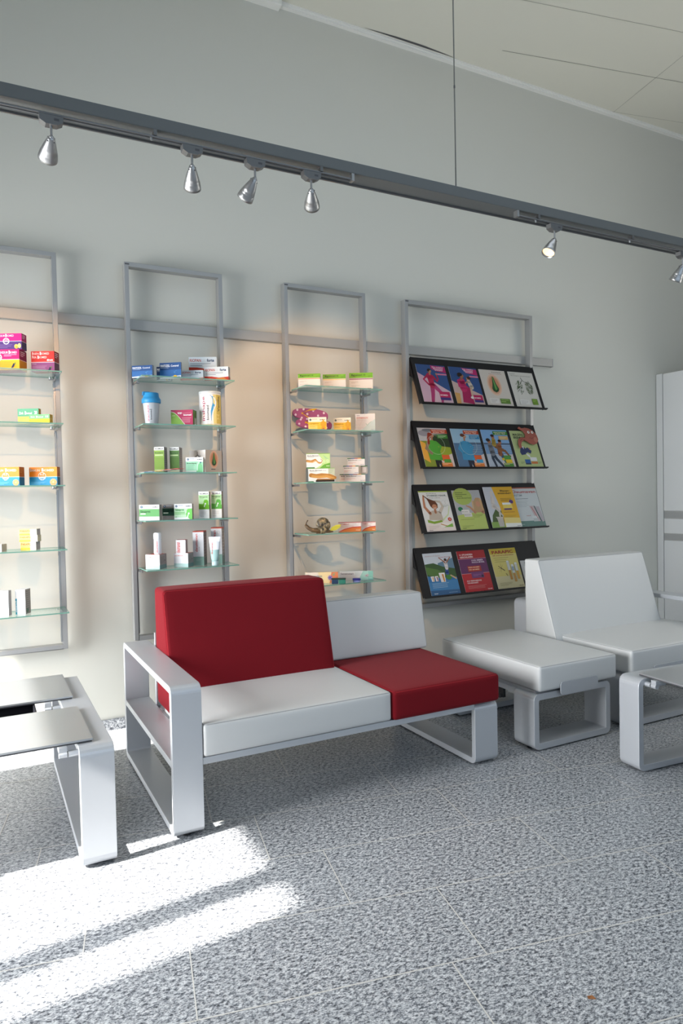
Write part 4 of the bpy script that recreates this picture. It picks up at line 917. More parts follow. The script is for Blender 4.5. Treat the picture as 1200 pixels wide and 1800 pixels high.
# fan of cards
for i, (c1, c2, lab) in enumerate((('dcdce0', '3a7ab8', 'white card with blue edge, leftmost of the fanned cards'), ('e4e0cc', 'd8b83c', 'cream and yellow card in the middle of the fanned cards'), ('d8c8c0', 'c05848', 'coral card, second from the right in the fan'), ('c86058', 'b83c44', 'red card on top at the right end of the fan'))):
    mb = MB(); F = None
    mb.box(-.045, .045, -.035, .035, 0, .0022, P(c1)); F = Face(mb, (-.045, -.035, .0022), (1, 0, 0), (0, 1, 0), .09, .07); F.rect(.08, .1, .92, .8, c2)
    Face(mb, (-.045, -.035, 0), (1, 0, 0), (0, 0, 1), .09, .0022).rect(.3, 0, .95, 1, c2)
    o = mb.build('card', fix=False); o.location = (.895+.052*i, 4.215-.006*i, 1.6005+.0056*i); o.rotation_euler = (0, R(-3.0 if i else -1), R(-20-9*i))
    tag(o, lab, 'card', 'fanned cards on the middle shelf')
# white pump bottle on the left jar carton
x, y, z, w, d, h, th = ITEMS['deu1']; zt = z+h+.0006
t = root('white_bottle', 'slim white bottle with rounded cap standing on the left jar carton', 'bottle', (.944, 4.235, zt))
mb = MB(); mb.lathe([(0, 0), (.021, 0), (.0225, .003), (.0225, .088), (.021, .090), (0, .090)], P('e4e6ea', .3), 30); wrap_text(mb, 'deumavan', 0, 0, .0229, R(-115), .045, .010, P('cc4840'), .07); b0 = mb.build('bottle_body', t, fix=False)
mb = MB(); mb.lathe([(.0, .0905), (.0228, .0905), (.0232, .095), (.0230, .122), (.021, .128), (.016, .130), (0, .130)], P('eceef0', .3), 30); mb.build('cap', t, fix=False)
# tube
t = root('cream_tube', 'white and mint cream tube standing on its cap before the tall carton', 'tube', (1.287, 4.195, 1.0168), R(-27.5))
mb = MB(); n_ = 24; prof = [(.0165, .0165, .030), (.022, .019, .034), (.0245, .019, .05), (.029, .014, .10), (.034, .006, .15), (.036, .0012, .168), (.036, .0012, .180)]
vs = [(a*math.cos(2*PI*i/n_), b_*math.sin(2*PI*i/n_), z_) for a, b_, z_ in prof for i in range(n_)]
cols = ['9cbcb8', '9cbcb8', '9cbcb8', 'd8dade', 'd8dade', 'd8dade']
for k in range(len(prof)-1): mb.add(vs[k*n_:(k+2)*n_], [(i, (i+1) % n_, n_+(i+1) % n_, n_+i) for i in range(n_)], P(cols[k], .4), True)
mb.add(vs[-n_:], [tuple(range(n_))], P('d8dade', .4))
F = Face(mb, (-.03, -.0195, .05), (1, 0, 0), (0, .10, 1), .06, .12); F.text('deumavan', .32, .18, .085, 'c04038', w=.62, rot=90); F.ring(.72, .85, .06, .012, 'b8a8b0')
b0 = mb.build('tube_body', t, fix=False)
mb = MB(); mb.lathe([(0, 0), (.0195, 0), (.021, .002), (.020, .030), (0, .031)], P('b4cccc', .35), 26); mb.build('cap', t, fix=False)

# flip-flops
def sole_outline(n_=40, L=.25, W=.095):
    pts = []
    for i in range(n_):
        a = 2*PI*i/n_; x_ = math.cos(a); y_ = math.sin(a)
        wv = W/2*(1.0+.10*x_-.20*(1-x_*x_)*(.5)); pts.append((L/2*x_, wv*(1 if y_ > 0 else -1)*abs(y_)**.8))
    return pts
def flipflop(loc, rot, label, c='7a3a62'):
    t = root('flip_flop', label, 'sandal', loc, 0, 'pair of flip-flops on the narrow frame'); t.rotation_euler = rot
    pts = sole_outline(); mb = MB(); mb.prism(pts, 'z', 0, .014, P(c, .7)); mb.prism([(a*.997, b_*.99) for a, b_ in pts], 'z', .0142, .0165, P('90486c', .7))
    F = Face(mb, (-.125, -.05, .0166), (1, 0, 0), (0, 1, 0), .25, .10, .7)
    for u, v in ((.10, .35), (.13, .72), (.28, .18), (.30, .82), (.42, .5), (.56, .22), (.57, .8), (.72, .48), (.85, .25), (.87, .72)):
        F.ell(u, v, .028, .085, 'd8ccd0', 12); F.stroke([(u-.005, v-.07), (u+.004, v+.06)], .006, .004, '90486c')
    mb.build('sole', t, fix=False)
    mb = MB()
    for s_ in (-1, 1):
        P0 = Vector((-.055, 0, .018)); P1 = Vector((-.02, s_*.028, .036)); P2 = Vector((.035, s_*.040, .016)); L_ = []
        for i in range(9):
            q = i/8; L_.append(P0*(1-q)**2+P1*2*q*(1-q)+P2*q*q)
        vs = []
        for p_ in L_: vs += [p_+Vector((-.009, -s_*.007, .0)), p_+Vector((.009, s_*.007, .0)), p_+Vector((.009, s_*.007, .004)), p_+Vector((-.009, -s_*.007, .004))]
        mb.add(vs, [(4*i+a, 4*i+(a+1) % 4, 4*i+4+(a+1) % 4, 4*i+4+a) for i in range(8) for a in range(4)], P('d8a418', .5))
    mb.cyl((-.055, 0, .010), (-.055, 0, .024), .005, .006, P('d8a418', .5), 10)
    mb.build('strap', t)
flipflop((2.052, 4.386, 1.999), (R(78), R(8), R(-24)), 'purple flip-flop with white leaf dots and yellow straps, upper one')
flipflop((2.052, 4.330, 1.926), (R(60), R(7), R(-24)), 'purple flip-flop with white leaf dots and yellow straps, lower one', '8c4a68')

# snail figurine
sy = 4.235
t = root('snail_figurine', 'brown snail figurine with raised head on the fourth narrow shelf', 'figurine', (2.042, sy, 1.1831), R(-27.5))
M_sn = mat('snail_body', (.10, .055, .02), .45); M_sh = mat('snail_shell', (.13, .095, .05), .4)
nn_, ll_, bb_ = nodes(M_sh); tcx = nn_.new('ShaderNodeTexCoord'); wv = nn_.new('ShaderNodeTexNoise'); wv.inputs['Scale'].default_value = 60; cr_ = nn_.new('ShaderNodeValToRGB')
cr_.color_ramp.elements[0].position = .4; cr_.color_ramp.elements[0].color = (.035, .03, .02, 1); cr_.color_ramp.elements[1].position = .65; cr_.color_ramp.elements[1].color = (.30, .22, .11, 1)
ll_.new(tcx.outputs['Object'], wv.inputs['Vector']); ll_.new(wv.outputs['Fac'], cr_.inputs[0]); ll_.new(cr_.outputs[0], bb_.inputs['Base Color'])
mb = MB(); mb.tube([(.085, 0, .010), (.06, 0, .012), (.02, 0, .020), (-.02, 0, .020), (-.055, 0, .022), (-.082, 0, .036), (-.098, 0, .052), (-.106, 0, .058)], [.004, .010, .018, .018, .015, .012, .011, .004], M_sn, 14)
for s_ in (-1, 1): mb.tube([(-.100, s_*.005, .060), (-.094, s_*.010, .078), (-.086, s_*.013, .090)], [.0035, .0028, .0035], M_sn, 8)
mb.box(-.03, .03, -.008, .008, 0, .006, M_sn); mb.build('body', t)
mb = MB(); L_ = []; rs = []
for i in range(60):
    q = i/59; a = q*2.6*2*PI; rad = .036*(1-q)**1.15; L_.append((.012+rad*math.cos(a-1.9), -.030*q, .058+rad*math.sin(a-1.9))); rs.append(.0245*(1-q)**.9+.002)
mb.tube(L_, rs, M_sh, 14); mb.tube([(p_[0], abs(p_[1]), p_[2]) for p_ in L_[:40]], rs[:40], M_sh, 12); mb.build('shell', t)
mb = MB(); mb.add([(.06, -.006, .016), (.075, -.012, .040), (.105, -.010, .055), (.140, -.006, .058), (.132, -.002, .038), (.10, .002, .018)], [(0, 1, 2, 3, 4, 5)], mat('leaf_yellow', (.55, .50, .05), .5)); mb.tube([(.06, 0, .018), (.10, -.004, .035), (.133, -.003, .048)], .0015, mat('leaf_yellow', (.5, .5, .1)), 6); mb.build('leaf', t, fix=False)
# little things in front of the long cartons
t = root('ampoule_box', 'small dark green and navy box before the long cream carton', 'box', (2.145, 4.19, .8368), R(-27.5))
mb = MB(); mb.box(-.045, .0, -.02, .02, 0, .030, P('1c3450', .4)); mb.box(.001, .05, -.02, .02, 0, .030, P('2c6c5c', .4)); mb.build('compartment', t, bevel=.003)
mb = MB(); mb.box(-.048, .052, -.022, .022, .030, .038, P('16342c', .35)); mb.build('lid', t, bevel=.003)
t = root('balm_pot', 'tiny violet blue pot before the long white carton', 'jar', (2.287, 4.19, .8368))
mb = MB(); mb.lathe([(0, 0), (.026, 0), (.027, .003), (.027, .014), (0, .014)], P('8890c0', .3), 28); mb.build('pot', t, fix=False)
mb = MB(); mb.lathe([(.0, .0142), (.0285, .0142), (.0285, .024), (.027, .026), (0, .026)], P('302c84', .3), 28); mb.build('lid', t, fix=False)

# ------------------------------------------------------------------ brochures in the trays
def brochure(tier, x0, w, h, design, label, base='e8e8e6', v0=.002, tilt=0., lift=0.):
    z = TZ[tier]; O = Vector((x0, 4.268, z))+TN*(.0015+lift)+TV*v0
    U = Vector((1, 0, 0)); V = TV
    mb = MB(); F = Face(mb, (0, 0, 0), (1, 0, 0), (0, 1, 0), w, h, .5, .8)
    mb.box(0, w, 0, h, -.0014, 0, P(base, .5, .8)); F.rect(0, 0, 1, 1, base); design(F)
    o = mb.build('brochure', fix=False)
    U2 = Vector((math.cos(tilt), 0, 0))+V*math.sin(tilt); U2.normalize(); V2 = TN.cross(U2)
    m = Matrix((U2, V2, TN)).transposed().to_4x4(); m.translation = O; o.matrix_world = m
    return tag(o, label, 'brochure', 'brochures in the black trays')
SK, SK2 = 'b07a5c', '9a6448'
def pack(F, u, v, w, c1, c2):
    F.rect(u, v, u+w, v+w*.42, c1); F.rect(u, v-w*.2, u+w, v, c2); F.text('BIOMED', u+.02, v+w*.12, w*.10, 'f4e4ea', w=w*.7, bold=.02)
def title(F, lines_, u, v, c, bg=None, size=.026, w=.38):
    if bg: F.rect(u-.04, v-.04*len(lines_)-.01, 1, v+.045, bg)
    for i, s in enumerate(lines_): F.text(s, u+.03*i, v-.04*i, size, c, w=w-.05*i, bold=.03)
def b_run(F):
    F.rect(0, 0, 1, 1, 'c8a4b4'); F.poly([(0, 1), (1, 1), (1, .30), (0, .78)], '2c4c80'); F.poly([(0, .78), (1, .30), (1, 0), (0, 0)], 'c8acb8'); F.poly([(0, .78), (.25, .66), (.3, .3), (.2, 0), (0, 0)], 'bca0b4')
    F.poly([(.5, .99), (1, .97), (1, .80), (.66, .84), (.5, .90)], 'a82062'); title(F, ['Die richtige', 'Magnesium', 'Wahl'], .55, .935, 'f4dce8'); F.rect(.68, .74, 1, .78, 'd07898')
    F.stroke([(.30, .02), (.36, .22), (.40, .42)], .10, .15, 'a03468'); F.stroke([(.62, .02), (.68, .24), (.46, .44)], .08, .15, 'ac3c74')
    F.stroke([(.40, .44), (.40, .60), (.38, .70)], .18, .20, 'a81c48'); F.stroke([(.30, .70), (.16, .60), (.30, .46)], .07, .05, 'a81c48'); F.stroke([(.48, .70), (.62, .56), (.66, .62), (.64, .74)], .07, .04, 'a81c48'); F.ell(.64, .76, .03, .03, SK)
    F.stroke([(.41, .74), (.42, .79)], .06, .06, SK); F.ell(.42, .83, .065, .048, SK); F.poly([(.34, .85), (.40, .90), (.50, .88), (.44, .85), (.38, .80)], '241814'); pack(F, .58, .14, .36, 'b01c54', '3c2c70')
def b_mother(F):
    F.rect(0, 0, 1, 1, '2c4c80'); F.poly([(0, .62), (1, .26), (1, 0), (0, 0)], 'c4a8a0'); F.poly([(.0, .3), (.18, .28), (.14, 0), (0, 0)], 'c89858'); F.poly([(.45, .99), (1, .96), (1, .80), (.6, .85)], 'b02464'); title(F, ['Die richtige', 'Magnesium', 'Wahl'], .5, .94, 'f4dce8'); F.rect(.68, .74, 1, .78, 'd07898')
    F.poly([(.22, .04), (.62, .0), (.60, .45), (.30, .45)], 'a01c50'); F.stroke([(.36, .42), (.36, .62)], .26, .22, 'b8245c'); F.stroke([(.24, .62), (.22, .48), (.5, .46)], .10, .07, 'c02c64')
    F.stroke([(.36, .66), (.38, .72)], .07, .07, SK2); F.ell(.40, .76, .07, .05, SK2); F.ell(.34, .80, .09, .05, '241410'); F.ell(.30, .78, .05, .05, '241410')
    F.stroke([(.60, .62), (.66, .46)], .13, .15, 'c8b8a8'); F.stroke([(.62, .44), (.60, .22)], .07, .05, 'c8a890'); F.ell(.59, .18, .06, .035, 'e0d8d4'); F.ell(.60, .69, .055, .042, 'b88468'); F.ell(.64, .715, .07, .04, '3c2018'); F.stroke([(.56, .62), (.46, .56)], .04, .03, 'b88468'); pack(F, .64, .12, .32, 'b01c54', '3c2c70')
def b_nose(F):
    F.rect(0, 0, 1, 1, 'ccc2b8'); F.text('bronchipret', .48, .93, .028, '3c3c3c', w=.36); F.text('Natürlich befreit', .35, .885, .022, 'b08078', w=.5); nose(F, .46, .58, .82); F.rect(.12, .06, .46, .20, 'd8d2cc'); F.lines(.16, .42, .16, 3, .035, '8a8480', .008); F.rect(.52, .06, .90, .20, '5c7c34'); F.lines(.55, .86, .16, 2, .05, 'a4c070', .014)
def b_lung(F):
    F.rect(0, 0, 1, 1, 'ccc8c0'); F.text('Husten?', .06, .93, .022, '5c5c5c', w=.22); F.text('Bronchipret: tief durchatmen', .10, .88, .026, '707068', w=.78)
    F.stroke([(.46, .84), (.50, .76)], .02, .02, '303028'); F.stroke([(.50, .76), (.40, .70)], .016, .012, '303028'); F.stroke([(.50, .76), (.64, .70)], .016, .012, '303028')
    rnd = random.Random(4)
    for sg, cx_ in ((-1, .36), (1, .66)):
        for i in range(46):
            a = rnd.random()*2*PI; q = math.sqrt(rnd.random()); u = cx_+sg*.02+q*.13*math.cos(a); v = .54+q*.19*math.sin(a)
            F.stroke([(u, v+.03), (u+sg*.05, v-.02)], .016, .010, rnd.choice(('445838', '5c7048', '34482c', '6c7c58'))); F.k -= 1 if i % 3 else 0
    F.rect(.16, .07, .54, .20, 'd8d6d2'); F.lines(.2, .5, .16, 3, .035, '8a8884', .008); F.rect(.66, .07, .88, .24, '6c8c34'); F.lines(.68, .86, .2, 2, .04, '9cb85c', .012)
def b_out(kind):
    def f(F):
        if kind == 'green':
            F.rect(0, 0, 1, 1, '7c8c2c'); F.rect(0, .66, 1, 1, 'b4b4b8'); F.ell(.2, .86, .2, .08, '8c8c94'); F.ell(.35, .94, .2, .04, '6c7078'); F.poly([(.35, .82), (1, .86), (1, .5), (.5, .5)], '24381c'); F.poly([(0, .66), (.16, .6), (.2, .1), (0, .2)], 'd8a03c'); F.poly([(.4, .55), (1, .5), (1, .3), (.5, .25)], '8c9c2c')
            coat, legs, hair = '4c9c34', '20201e', '8c3018'
        elif kind == 'blue':
            F.rect(0, 0, 1, 1, '4c6c8c'); F.rect(0, .62, 1, 1, '8cb0c8'); F.rect(.3, .60, 1, .64, '4c5c70'); F.lines(.3, 1, .56, 10, .04, '9cb4c8', .010, 4); coat, legs, hair = '3c88b0', '242838', '5c3424'
        else:
            F.rect(0, 0, 1, 1, 'a8b0bc'); F.rect(0, .62, 1, 1, '7ca4cc'); F.rect(0, .60, 1, .64, '4c5c70'); F.rect(0, .34, 1, .6, '6c8cb0'); F.lines(.3, 1, .56, 5, .045, 'a8c0d4', .010, 4)
        F.poly([(.45, .0), (1, .0), (1, .34), (.60, .22)], 'c8bcb8')
        if kind in ('green', 'blue'):
            F.stroke([(.42, .0), (.42, .22)], .10, .12, legs); F.stroke([(.56, .0), (.50, .22)], .10, .12, legs)
            F.poly([(.20, .18), (.66, .16), (.60, .40), (.56, .62), (.42, .70), (.26, .64), (.22, .42)], coat); F.stroke([(.52, .62), (.66, .52), (.56, .40)], .11, .08, coat); F.stroke([(.28, .62), (.16, .46), (.30, .34)], .11, .09, coat if kind == 'blue' else '8c7460')
            F.stroke([(.42, .70), (.43, .75)], .06, .06, SK); F.ell(.44, .80, .07, .05, SK); F.ell(.38, .83, .08, .045, hair)
            if kind == 'green': F.stroke([(.36, .84), (.30, .72), (.28, .60)], .09, .08, hair)
            F.ring(.52, .56, .30, .006, 'c8d4c0')
        else:
            F.stroke([(.26, .02), (.20, .22), (.22, .34)], .08, .12, '283444'); F.stroke([(.52, .02), (.34, .2), (.26, .34)], .08, .12, '283444'); F.stroke([(.24, .36), (.22, .58)], .2, .18, '6c7078'); F.ell(.22, .68, .07, .05, SK2); F.ell(.19, .72, .08, .045, '241814')
            F.stroke([(.72, .04), (.62, .2), (.56, .34)], .08, .13, '3c4c64'); F.stroke([(.52, .34), (.56, .56)], .16, .18, '8c5434'); F.ell(.62, .66, .06, .05, SK2); F.ell(.62, .70, .065, .035, '201410')
            F.stroke([(.38, .58), (.50, .50), (.74, .42), (.84, .30)], .14, .06, '7c5030'); F.stroke([(.38, .60), (.40, .72)], .16, .14, 'a88c3c'); F.ell(.40, .80, .06, .045, SK2); F.ell(.39, .84, .07, .035, '241410'); F.ell(.86, .28, .05, .025, '201c1c')
        bg = {'green': 'a83c1c', 'blue': 'a83c1c', 'trio': '3c7c34'}[kind]; F.rect(.44, .86, 1, .96, bg); title(F, ['Starkes Immunsystem', 'jeden Tag'], .48, .92, 'f4dcc8', size=.022, w=.46)
        F.rect(.62, .73, .98, .83, {'green': '3c7c30', 'blue': '2c78a8', 'trio': 'c89c5c'}[kind]); F.lines(.65, .95, .80, 3, .025, 'c8d8c0', .006)
        c2 = {'green': '4c8c34', 'blue': '3c94bc', 'trio': 'd8b428'}[kind]; c1 = 'd05c28' if kind != 'trio' else '4c8c3c'
        F.rect(.62, .14, .88, .30, c1); F.rect(.66, .10, .90, .19, c2); F.rect(.56, .0, .92, .10, 'd07838' if kind != 'trio' else '4c8438'); F.ell(.58, .20, .05, .035, c2); F.lines(.58, .9, .08, 2, .03, 'f0d0a8', .008)
    return f
def b_stomach(F):
    F.rect(0, 0, 1, 1, 'a8b47c'); F.text('MAGEN-', .10, .86, .060, '22301c', w=.42, bold=.035); F.text('BRENNEN?', .10, .78, .060, '22301c', w=.50, bold=.035)
    F.poly([(.20, .40), (.26, .52), (.40, .56), (.46, .50), (.54, .54), (.68, .44), (.62, .36), (.50, .40), (.40, .34), (.24, .32)], '28345c'); F.poly([(.34, .56), (.40, .56), (.38, .48)], 'e0e0e0'); F.poly([(.42, .38), (.56, .32), (.56, .24), (.46, .30)], 'd0d0cc'); F.poly([(.58, .54), (.66, .50), (.62, .46)], 'b07060')
    F.rect(.30, .10, .52, .20, '2c5c98'); F.rect(.54, .16, .80, .26, 'd4d4d4'); F.rect(.54, .08, .80, .14, 'b86838'); F.rect(.30, .06, .52, .10, '303c50'); F.lines(.12, .28, .12, 2, .03, '5c6840', .008); F.lines(.82, .96, .12, 2, .03, '5c6840', .008)
def b_hair(F):
    F.rect(0, 0, 1, 1, 'd0d4d4'); F.rect(0, .97, 1, 1, '90a83c'); F.text('Biotin-Biomed forte', .26, .925, .018, '4c5c4c', w=.34, bold=.02); F.text('STARKES HAAR,', .26, .862, .038, '3c5450', w=.68, bold=.025); F.text('starker auftritt.', .28, .815, .020, '5c6c60', w=.44)
    F.poly([(0, 0), (1, 0), (1, .22), (.6, .26), (.2, .2), (0, .18)], 'd8d0cc'); F.poly([(.10, .22), (.30, .18), (.60, .22), (.60, .27), (.30, .24), (.10, .29)], '7c9c34'); F.stroke([(.62, .26), (.85, .4), (.95, .6)], .05, .03, 'c0d0a4')
    F.poly([(.16, .28), (.64, .26), (.62, .44), (.46, .52), (.30, .50), (.20, .42)], 'b0a89c'); F.stroke([(.24, .44), (.10, .60), (.12, .80), (.14, .88)], .10, .05, SK); F.stroke([(.56, .44), (.72, .60), (.66, .72), (.50, .74)], .11, .06, 'b8b0a4')
    F.poly([(.20, .86), (.10, .90), (.30, .80), (.50, .74), (.56, .66), (.54, .56), (.46, .62), (.36, .56), (.30, .62), (.26, .74)], '5c3420'); F.ell(.44, .60, .085, .065, SK); F.stroke([(.40, .57), (.48, .57)], .012, .012, 'e8e0d8'); F.stroke([(.43, .52), (.43, .46)], .07, .08, SK)
    F.ring(.78, .70, .07, .006, 'a8b0b0'); F.ring(.90, .70, .07, .006, 'a8b0b0'); F.lines(.72, .96, .62, 2, .025, '8c9c94', .008); F.ell(.86, .28, .065, .046, 'b84430'); F.text('%', .86, .265, .03, 'f0e0d8', w=.05, al='c')
    F.rect(.50, .09, .92, .20, 'dcdcd4'); F.poly([(.60, .09), (.92, .09), (.92, .18)], '7cac48'); F.stroke([(.52, .17), (.62, .14), (.72, .12)], .03, .02, 'b07c48'); F.lines(.08, .46, .12, 3, .03, 'b0a8a4', .006); F.text('biomed', .08, .02, .018, '303030', w=.12, bold=.03)
def b_blond(F):
    F.rect(0, 0, 1, 1, 'a0a4a8'); F.poly([(0, 0), (1, 0), (1, .42), (.5, .42), (0, .36)], 'a8b864'); F.ell(.34, .84, .34, .22, '98ac58'); F.lines(.10, .40, .93, 1, .04, '4c5c34', .014); F.lines(.10, .52, .885, 2, .045, '4c5c34', .014); F.text('Biotin-Biomed forte', .14, .79, .022, '303c28', w=.5, bold=.03)
    F.poly([(.62, .42), (1, .42), (1, .72), (.92, .80), (.80, .80), (.68, .70), (.66, .54)], 'a88c68'); F.ell(.84, .64, .085, .075, 'b8886c'); F.stroke([(.66, .72), (.62, .50)], .05, .04, 'c0a47c'); F.stroke([(.94, .76), (.98, .46)], .06, .06, 'b8986c'); F.stroke([(.66, .42), (.52, .56), (.40, .60)], .08, .04, 'b08468'); F.stroke([(.92, .46), (.96, .42)], .1, .1, 'b08468')
    F.ell(.16, .52, .085, .056, '1c6c44'); F.rect(.18, .40, .46, .50, 'd0d0cc'); F.rect(.24, .32, .52, .42, 'c4c4c0'); F.text('Biotin', .2, .44, .018, '404040', w=.2); F.text('Biomed', .26, .36, .018, '404040', w=.2); F.lines(.56, .92, .36, 3, .03, '7c8c44', .008); F.lines(.08, .6, .25, 1, .03, '7c8c44', .008); F.lines(.08, .5, .09, 2, .03, '7c8c44', .008); F.text('biomed', .08, .025, .018, '303830', w=.12, bold=.03)
def b_statue(F):
    F.rect(0, 0, 1, 1, 'b8bcc4'); F.poly([(0, 0), (.5, 0), (.5, .35), (.3, .5), (.1, .3)], '44582c'); F.poly([(0, 0), (.6, 0), (.5, .14), (0, .14)], '7c9c4c'); F.poly([(.30, 1), (1, 1), (1, 0), (.44, 0), (.42, .5)], 'd0a024'); F.poly([(.44, 0), (1, 0), (1, .22), (.46, .24)], 'd8c478'); F.poly([(.46, 0), (1, 0), (1, .09), (.46, .10)], 'dcdcd4')
    F.text('Blasen-', .56, .88, .040, '3c3418', w=.34, bold=.03); F.text('entzündung', .46, .82, .040, '3c3418', w=.46, bold=.03); F.lines(.5, .9, .70, 3, .028, '6c5418', .010)
    F.stroke([(.20, .50), (.24, .70), (.24, .80)], .12, .08, 'c8c0b8'); F.ell(.25, .86, .05, .04, 'c8c0b8'); F.stroke([(.22, .52), (.38, .46), (.34, .28)], .10, .05, 'c8c0b8'); F.stroke([(.22, .52), (.34, .40), (.44, .28)], .08, .04, 'b8b0a8'); F.stroke([(.20, .74), (.16, .60), (.30, .54)], .04, .03, 'bcb4ac'); F.poly([(.18, .26), (.44, .26), (.42, .22), (.40, .02), (.24, .02), (.22, .22)], 'bcb4ac')
    for i in range(4): F.stroke([(.25+.045*i, .21), (.26+.04*i, .03)], .008, .008, '8c8480')
    F.ell(.84, .62, .07, .05, '4c2c6c'); F.rect(.52, .46, .84, .58, 'd8c05c'); F.rect(.52, .55, .80, .60, 'dcdcd8'); F.rect(.54, .42, .80, .46, '5c3c64'); F.lines(.5, .9, .36, 1, .03, '8c5c2c', .010); F.lines(.5, .9, .28, 3, .022, 'a08c3c', .006); F.text('biomed', .84, .02, .018, '303030', w=.12, bold=.03)
def b_deu(F):
    F.rect(0, 0, 1, 1, 'c0c4c4'); F.rect(0, .97, 1, 1, '9c5040'); F.text('Deumavan', .06, .855, .070, 'a84038', w=.88, bold=.02); F.text('INTIM', .09, .77, .050, '7c8488', w=.30); F.lines(.12, .62, .70, 1, .03, '505860', .010); F.lines(.12, .56, .64, 5, .035, '8c9498', .006); F.rect(0, 0, 1, .14, '5c7c74')
    F.text('neu!', .36, .26, .03, 'a85c54', w=.16); F.poly([(.55, .52), (.72, .52), (.84, .12), (.70, .12)], 'b8a8a8'); F.poly([(.72, .52), (.76, .51), (.88, .14), (.84, .12)], '3c5454'); F.poly([(.78, .50), (.92, .50), (.98, .12), (.90, .10)], 'b0a8ac'); F.rect(.58, .12, .76, .22, 'b0b4b4'); F.rect(.56, .20, .78, .26, 'c8cccc'); F.stroke([(.62, .49), (.76, .2)], .02, .02, 'a84c44'); F.text('biomed', .08, .05, .018, 'c0d0cc', w=.12)
def b_alps(F):
    F.rect(0, 0, 1, 1, '7cacd0'); F.rect(0, .62, 1, 1, 'c0ccd8'); F.text('Abnehmen mit Genuss', .06, .92, .020, 'a8706c', w=.52); F.text('inshape Biomed', .54, .88, .022, 'a84c50', w=.36); F.poly([(.45, .75), (.7, .80), (1, .86), (1, .5), (.4, .5)], '5c7c94'); F.poly([(0, .74), (.3, .76), (.6, .66), (1, .60), (1, .36), (0, .44)], '34542c'); F.poly([(0, .68), (.4, .60), (.7, .46), (.4, .40), (0, .5)], '4c7034')
    F.poly([(0, .46), (.5, .38), (1, .40), (1, 0), (0, 0)], '2c6ca4'); F.poly([(0, .30), (1, .34), (1, 0), (0, 0)], '3c7cb0'); F.poly([(0, .12), (1, .10), (1, 0), (0, 0)], '305c88')
    F.stroke([(.70, .50), (.72, .66)], .12, .10, '2c4c8c'); F.stroke([(.72, .62), (.72, .76)], .11, .13, 'd4d4d8'); F.stroke([(.70, .76), (.52, .88)], .04, .025, SK2); F.stroke([(.76, .76), (.92, .88)], .04, .025, SK2); F.ell(.73, .82, .045, .035, '3c241c')
    for u, v, s_, c in ((.16, .36, .7, 'd0a050'), (.30, .36, .7, '7c3c6c'), (.50, .36, 1.25, 'c88c48')):
        F.poly([(u-.08*s_, v+.10*s_), (u+.08*s_, v+.11*s_), (u+.065*s_, v-.05*s_), (u-.06*s_, v-.05*s_)], 'dcdcdc'); F.stroke([(u+.02*s_, v+.09*s_), (u+.03*s_, v-.03*s_)], .05*s_, .04*s_, c); F.rect(u-.08*s_, v+.10*s_, u+.08*s_, v+.125*s_, 'e8e8e8')
    F.ell(.72, .40, .10, .06, '3c7c34'); F.stroke([(.80, .44), (.96, .36)], .04, .05, 'c0a884'); F.lines(.10, .68, .27, 4, .032, '9cc0dc', .008); F.lines(.6, .92, .04, 1, .03, '9cc0dc', .006); F.text('biomed', .10, .03, .020, 'f0f4f8', w=.12, bold=.03)
def b_iron(F):
    F.rect(0, 0, 1, 1, '98141e'); F.rect(0, .44, 1, .80, '5c2458'); F.rect(0, .795, 1, .802, 'c090a8'); F.rect(0, .435, 1, .442, 'd0a0a8'); F.rect(0, 0, 1, .435, 'b01c28'); F.text('11 STUNDEN', .08, .885, .038, 'f0e0e0', w=.46, bold=.02); F.text('GESCHLAFEN', .08, .825, .038, 'f0e0e0', w=.46, bold=.02); F.text('UND IMMER', .46, .735, .036, 'e0d0e0', w=.42); F.text('NOCH MÜDE.', .46, .685, .036, 'e0d0e0', w=.46)
    F.rect(.26, .48, .74, .62, '9c2c2c'); F.rect(.34, .32, .78, .46, '6c346c'); F.text('EISEN BIOMED', .29, .57, .028, 'e8c0a0', w=.40, bold=.02); F.text('FER BIOMED', .29, .515, .028, 'e8c0a0', w=.38, bold=.02); F.lines(.4, .68, .40, 2, .03, '9c649c', .008); F.ell(.72, .36, .04, .03, '2c2438')
    F.text('ZUR VERRINGERUNG', .12, .245, .030, 'f0dcdc', w=.52, bold=.02); F.text('VON MÜDIGKEIT.', .12, .195, .030, 'f0dcdc', w=.40, bold=.02); F.lines(.12, .8, .14, 4, .022, 'd08080', .006); F.text('biomed', .80, .03, .022, 'f8f0f0', w=.15, bold=.03)
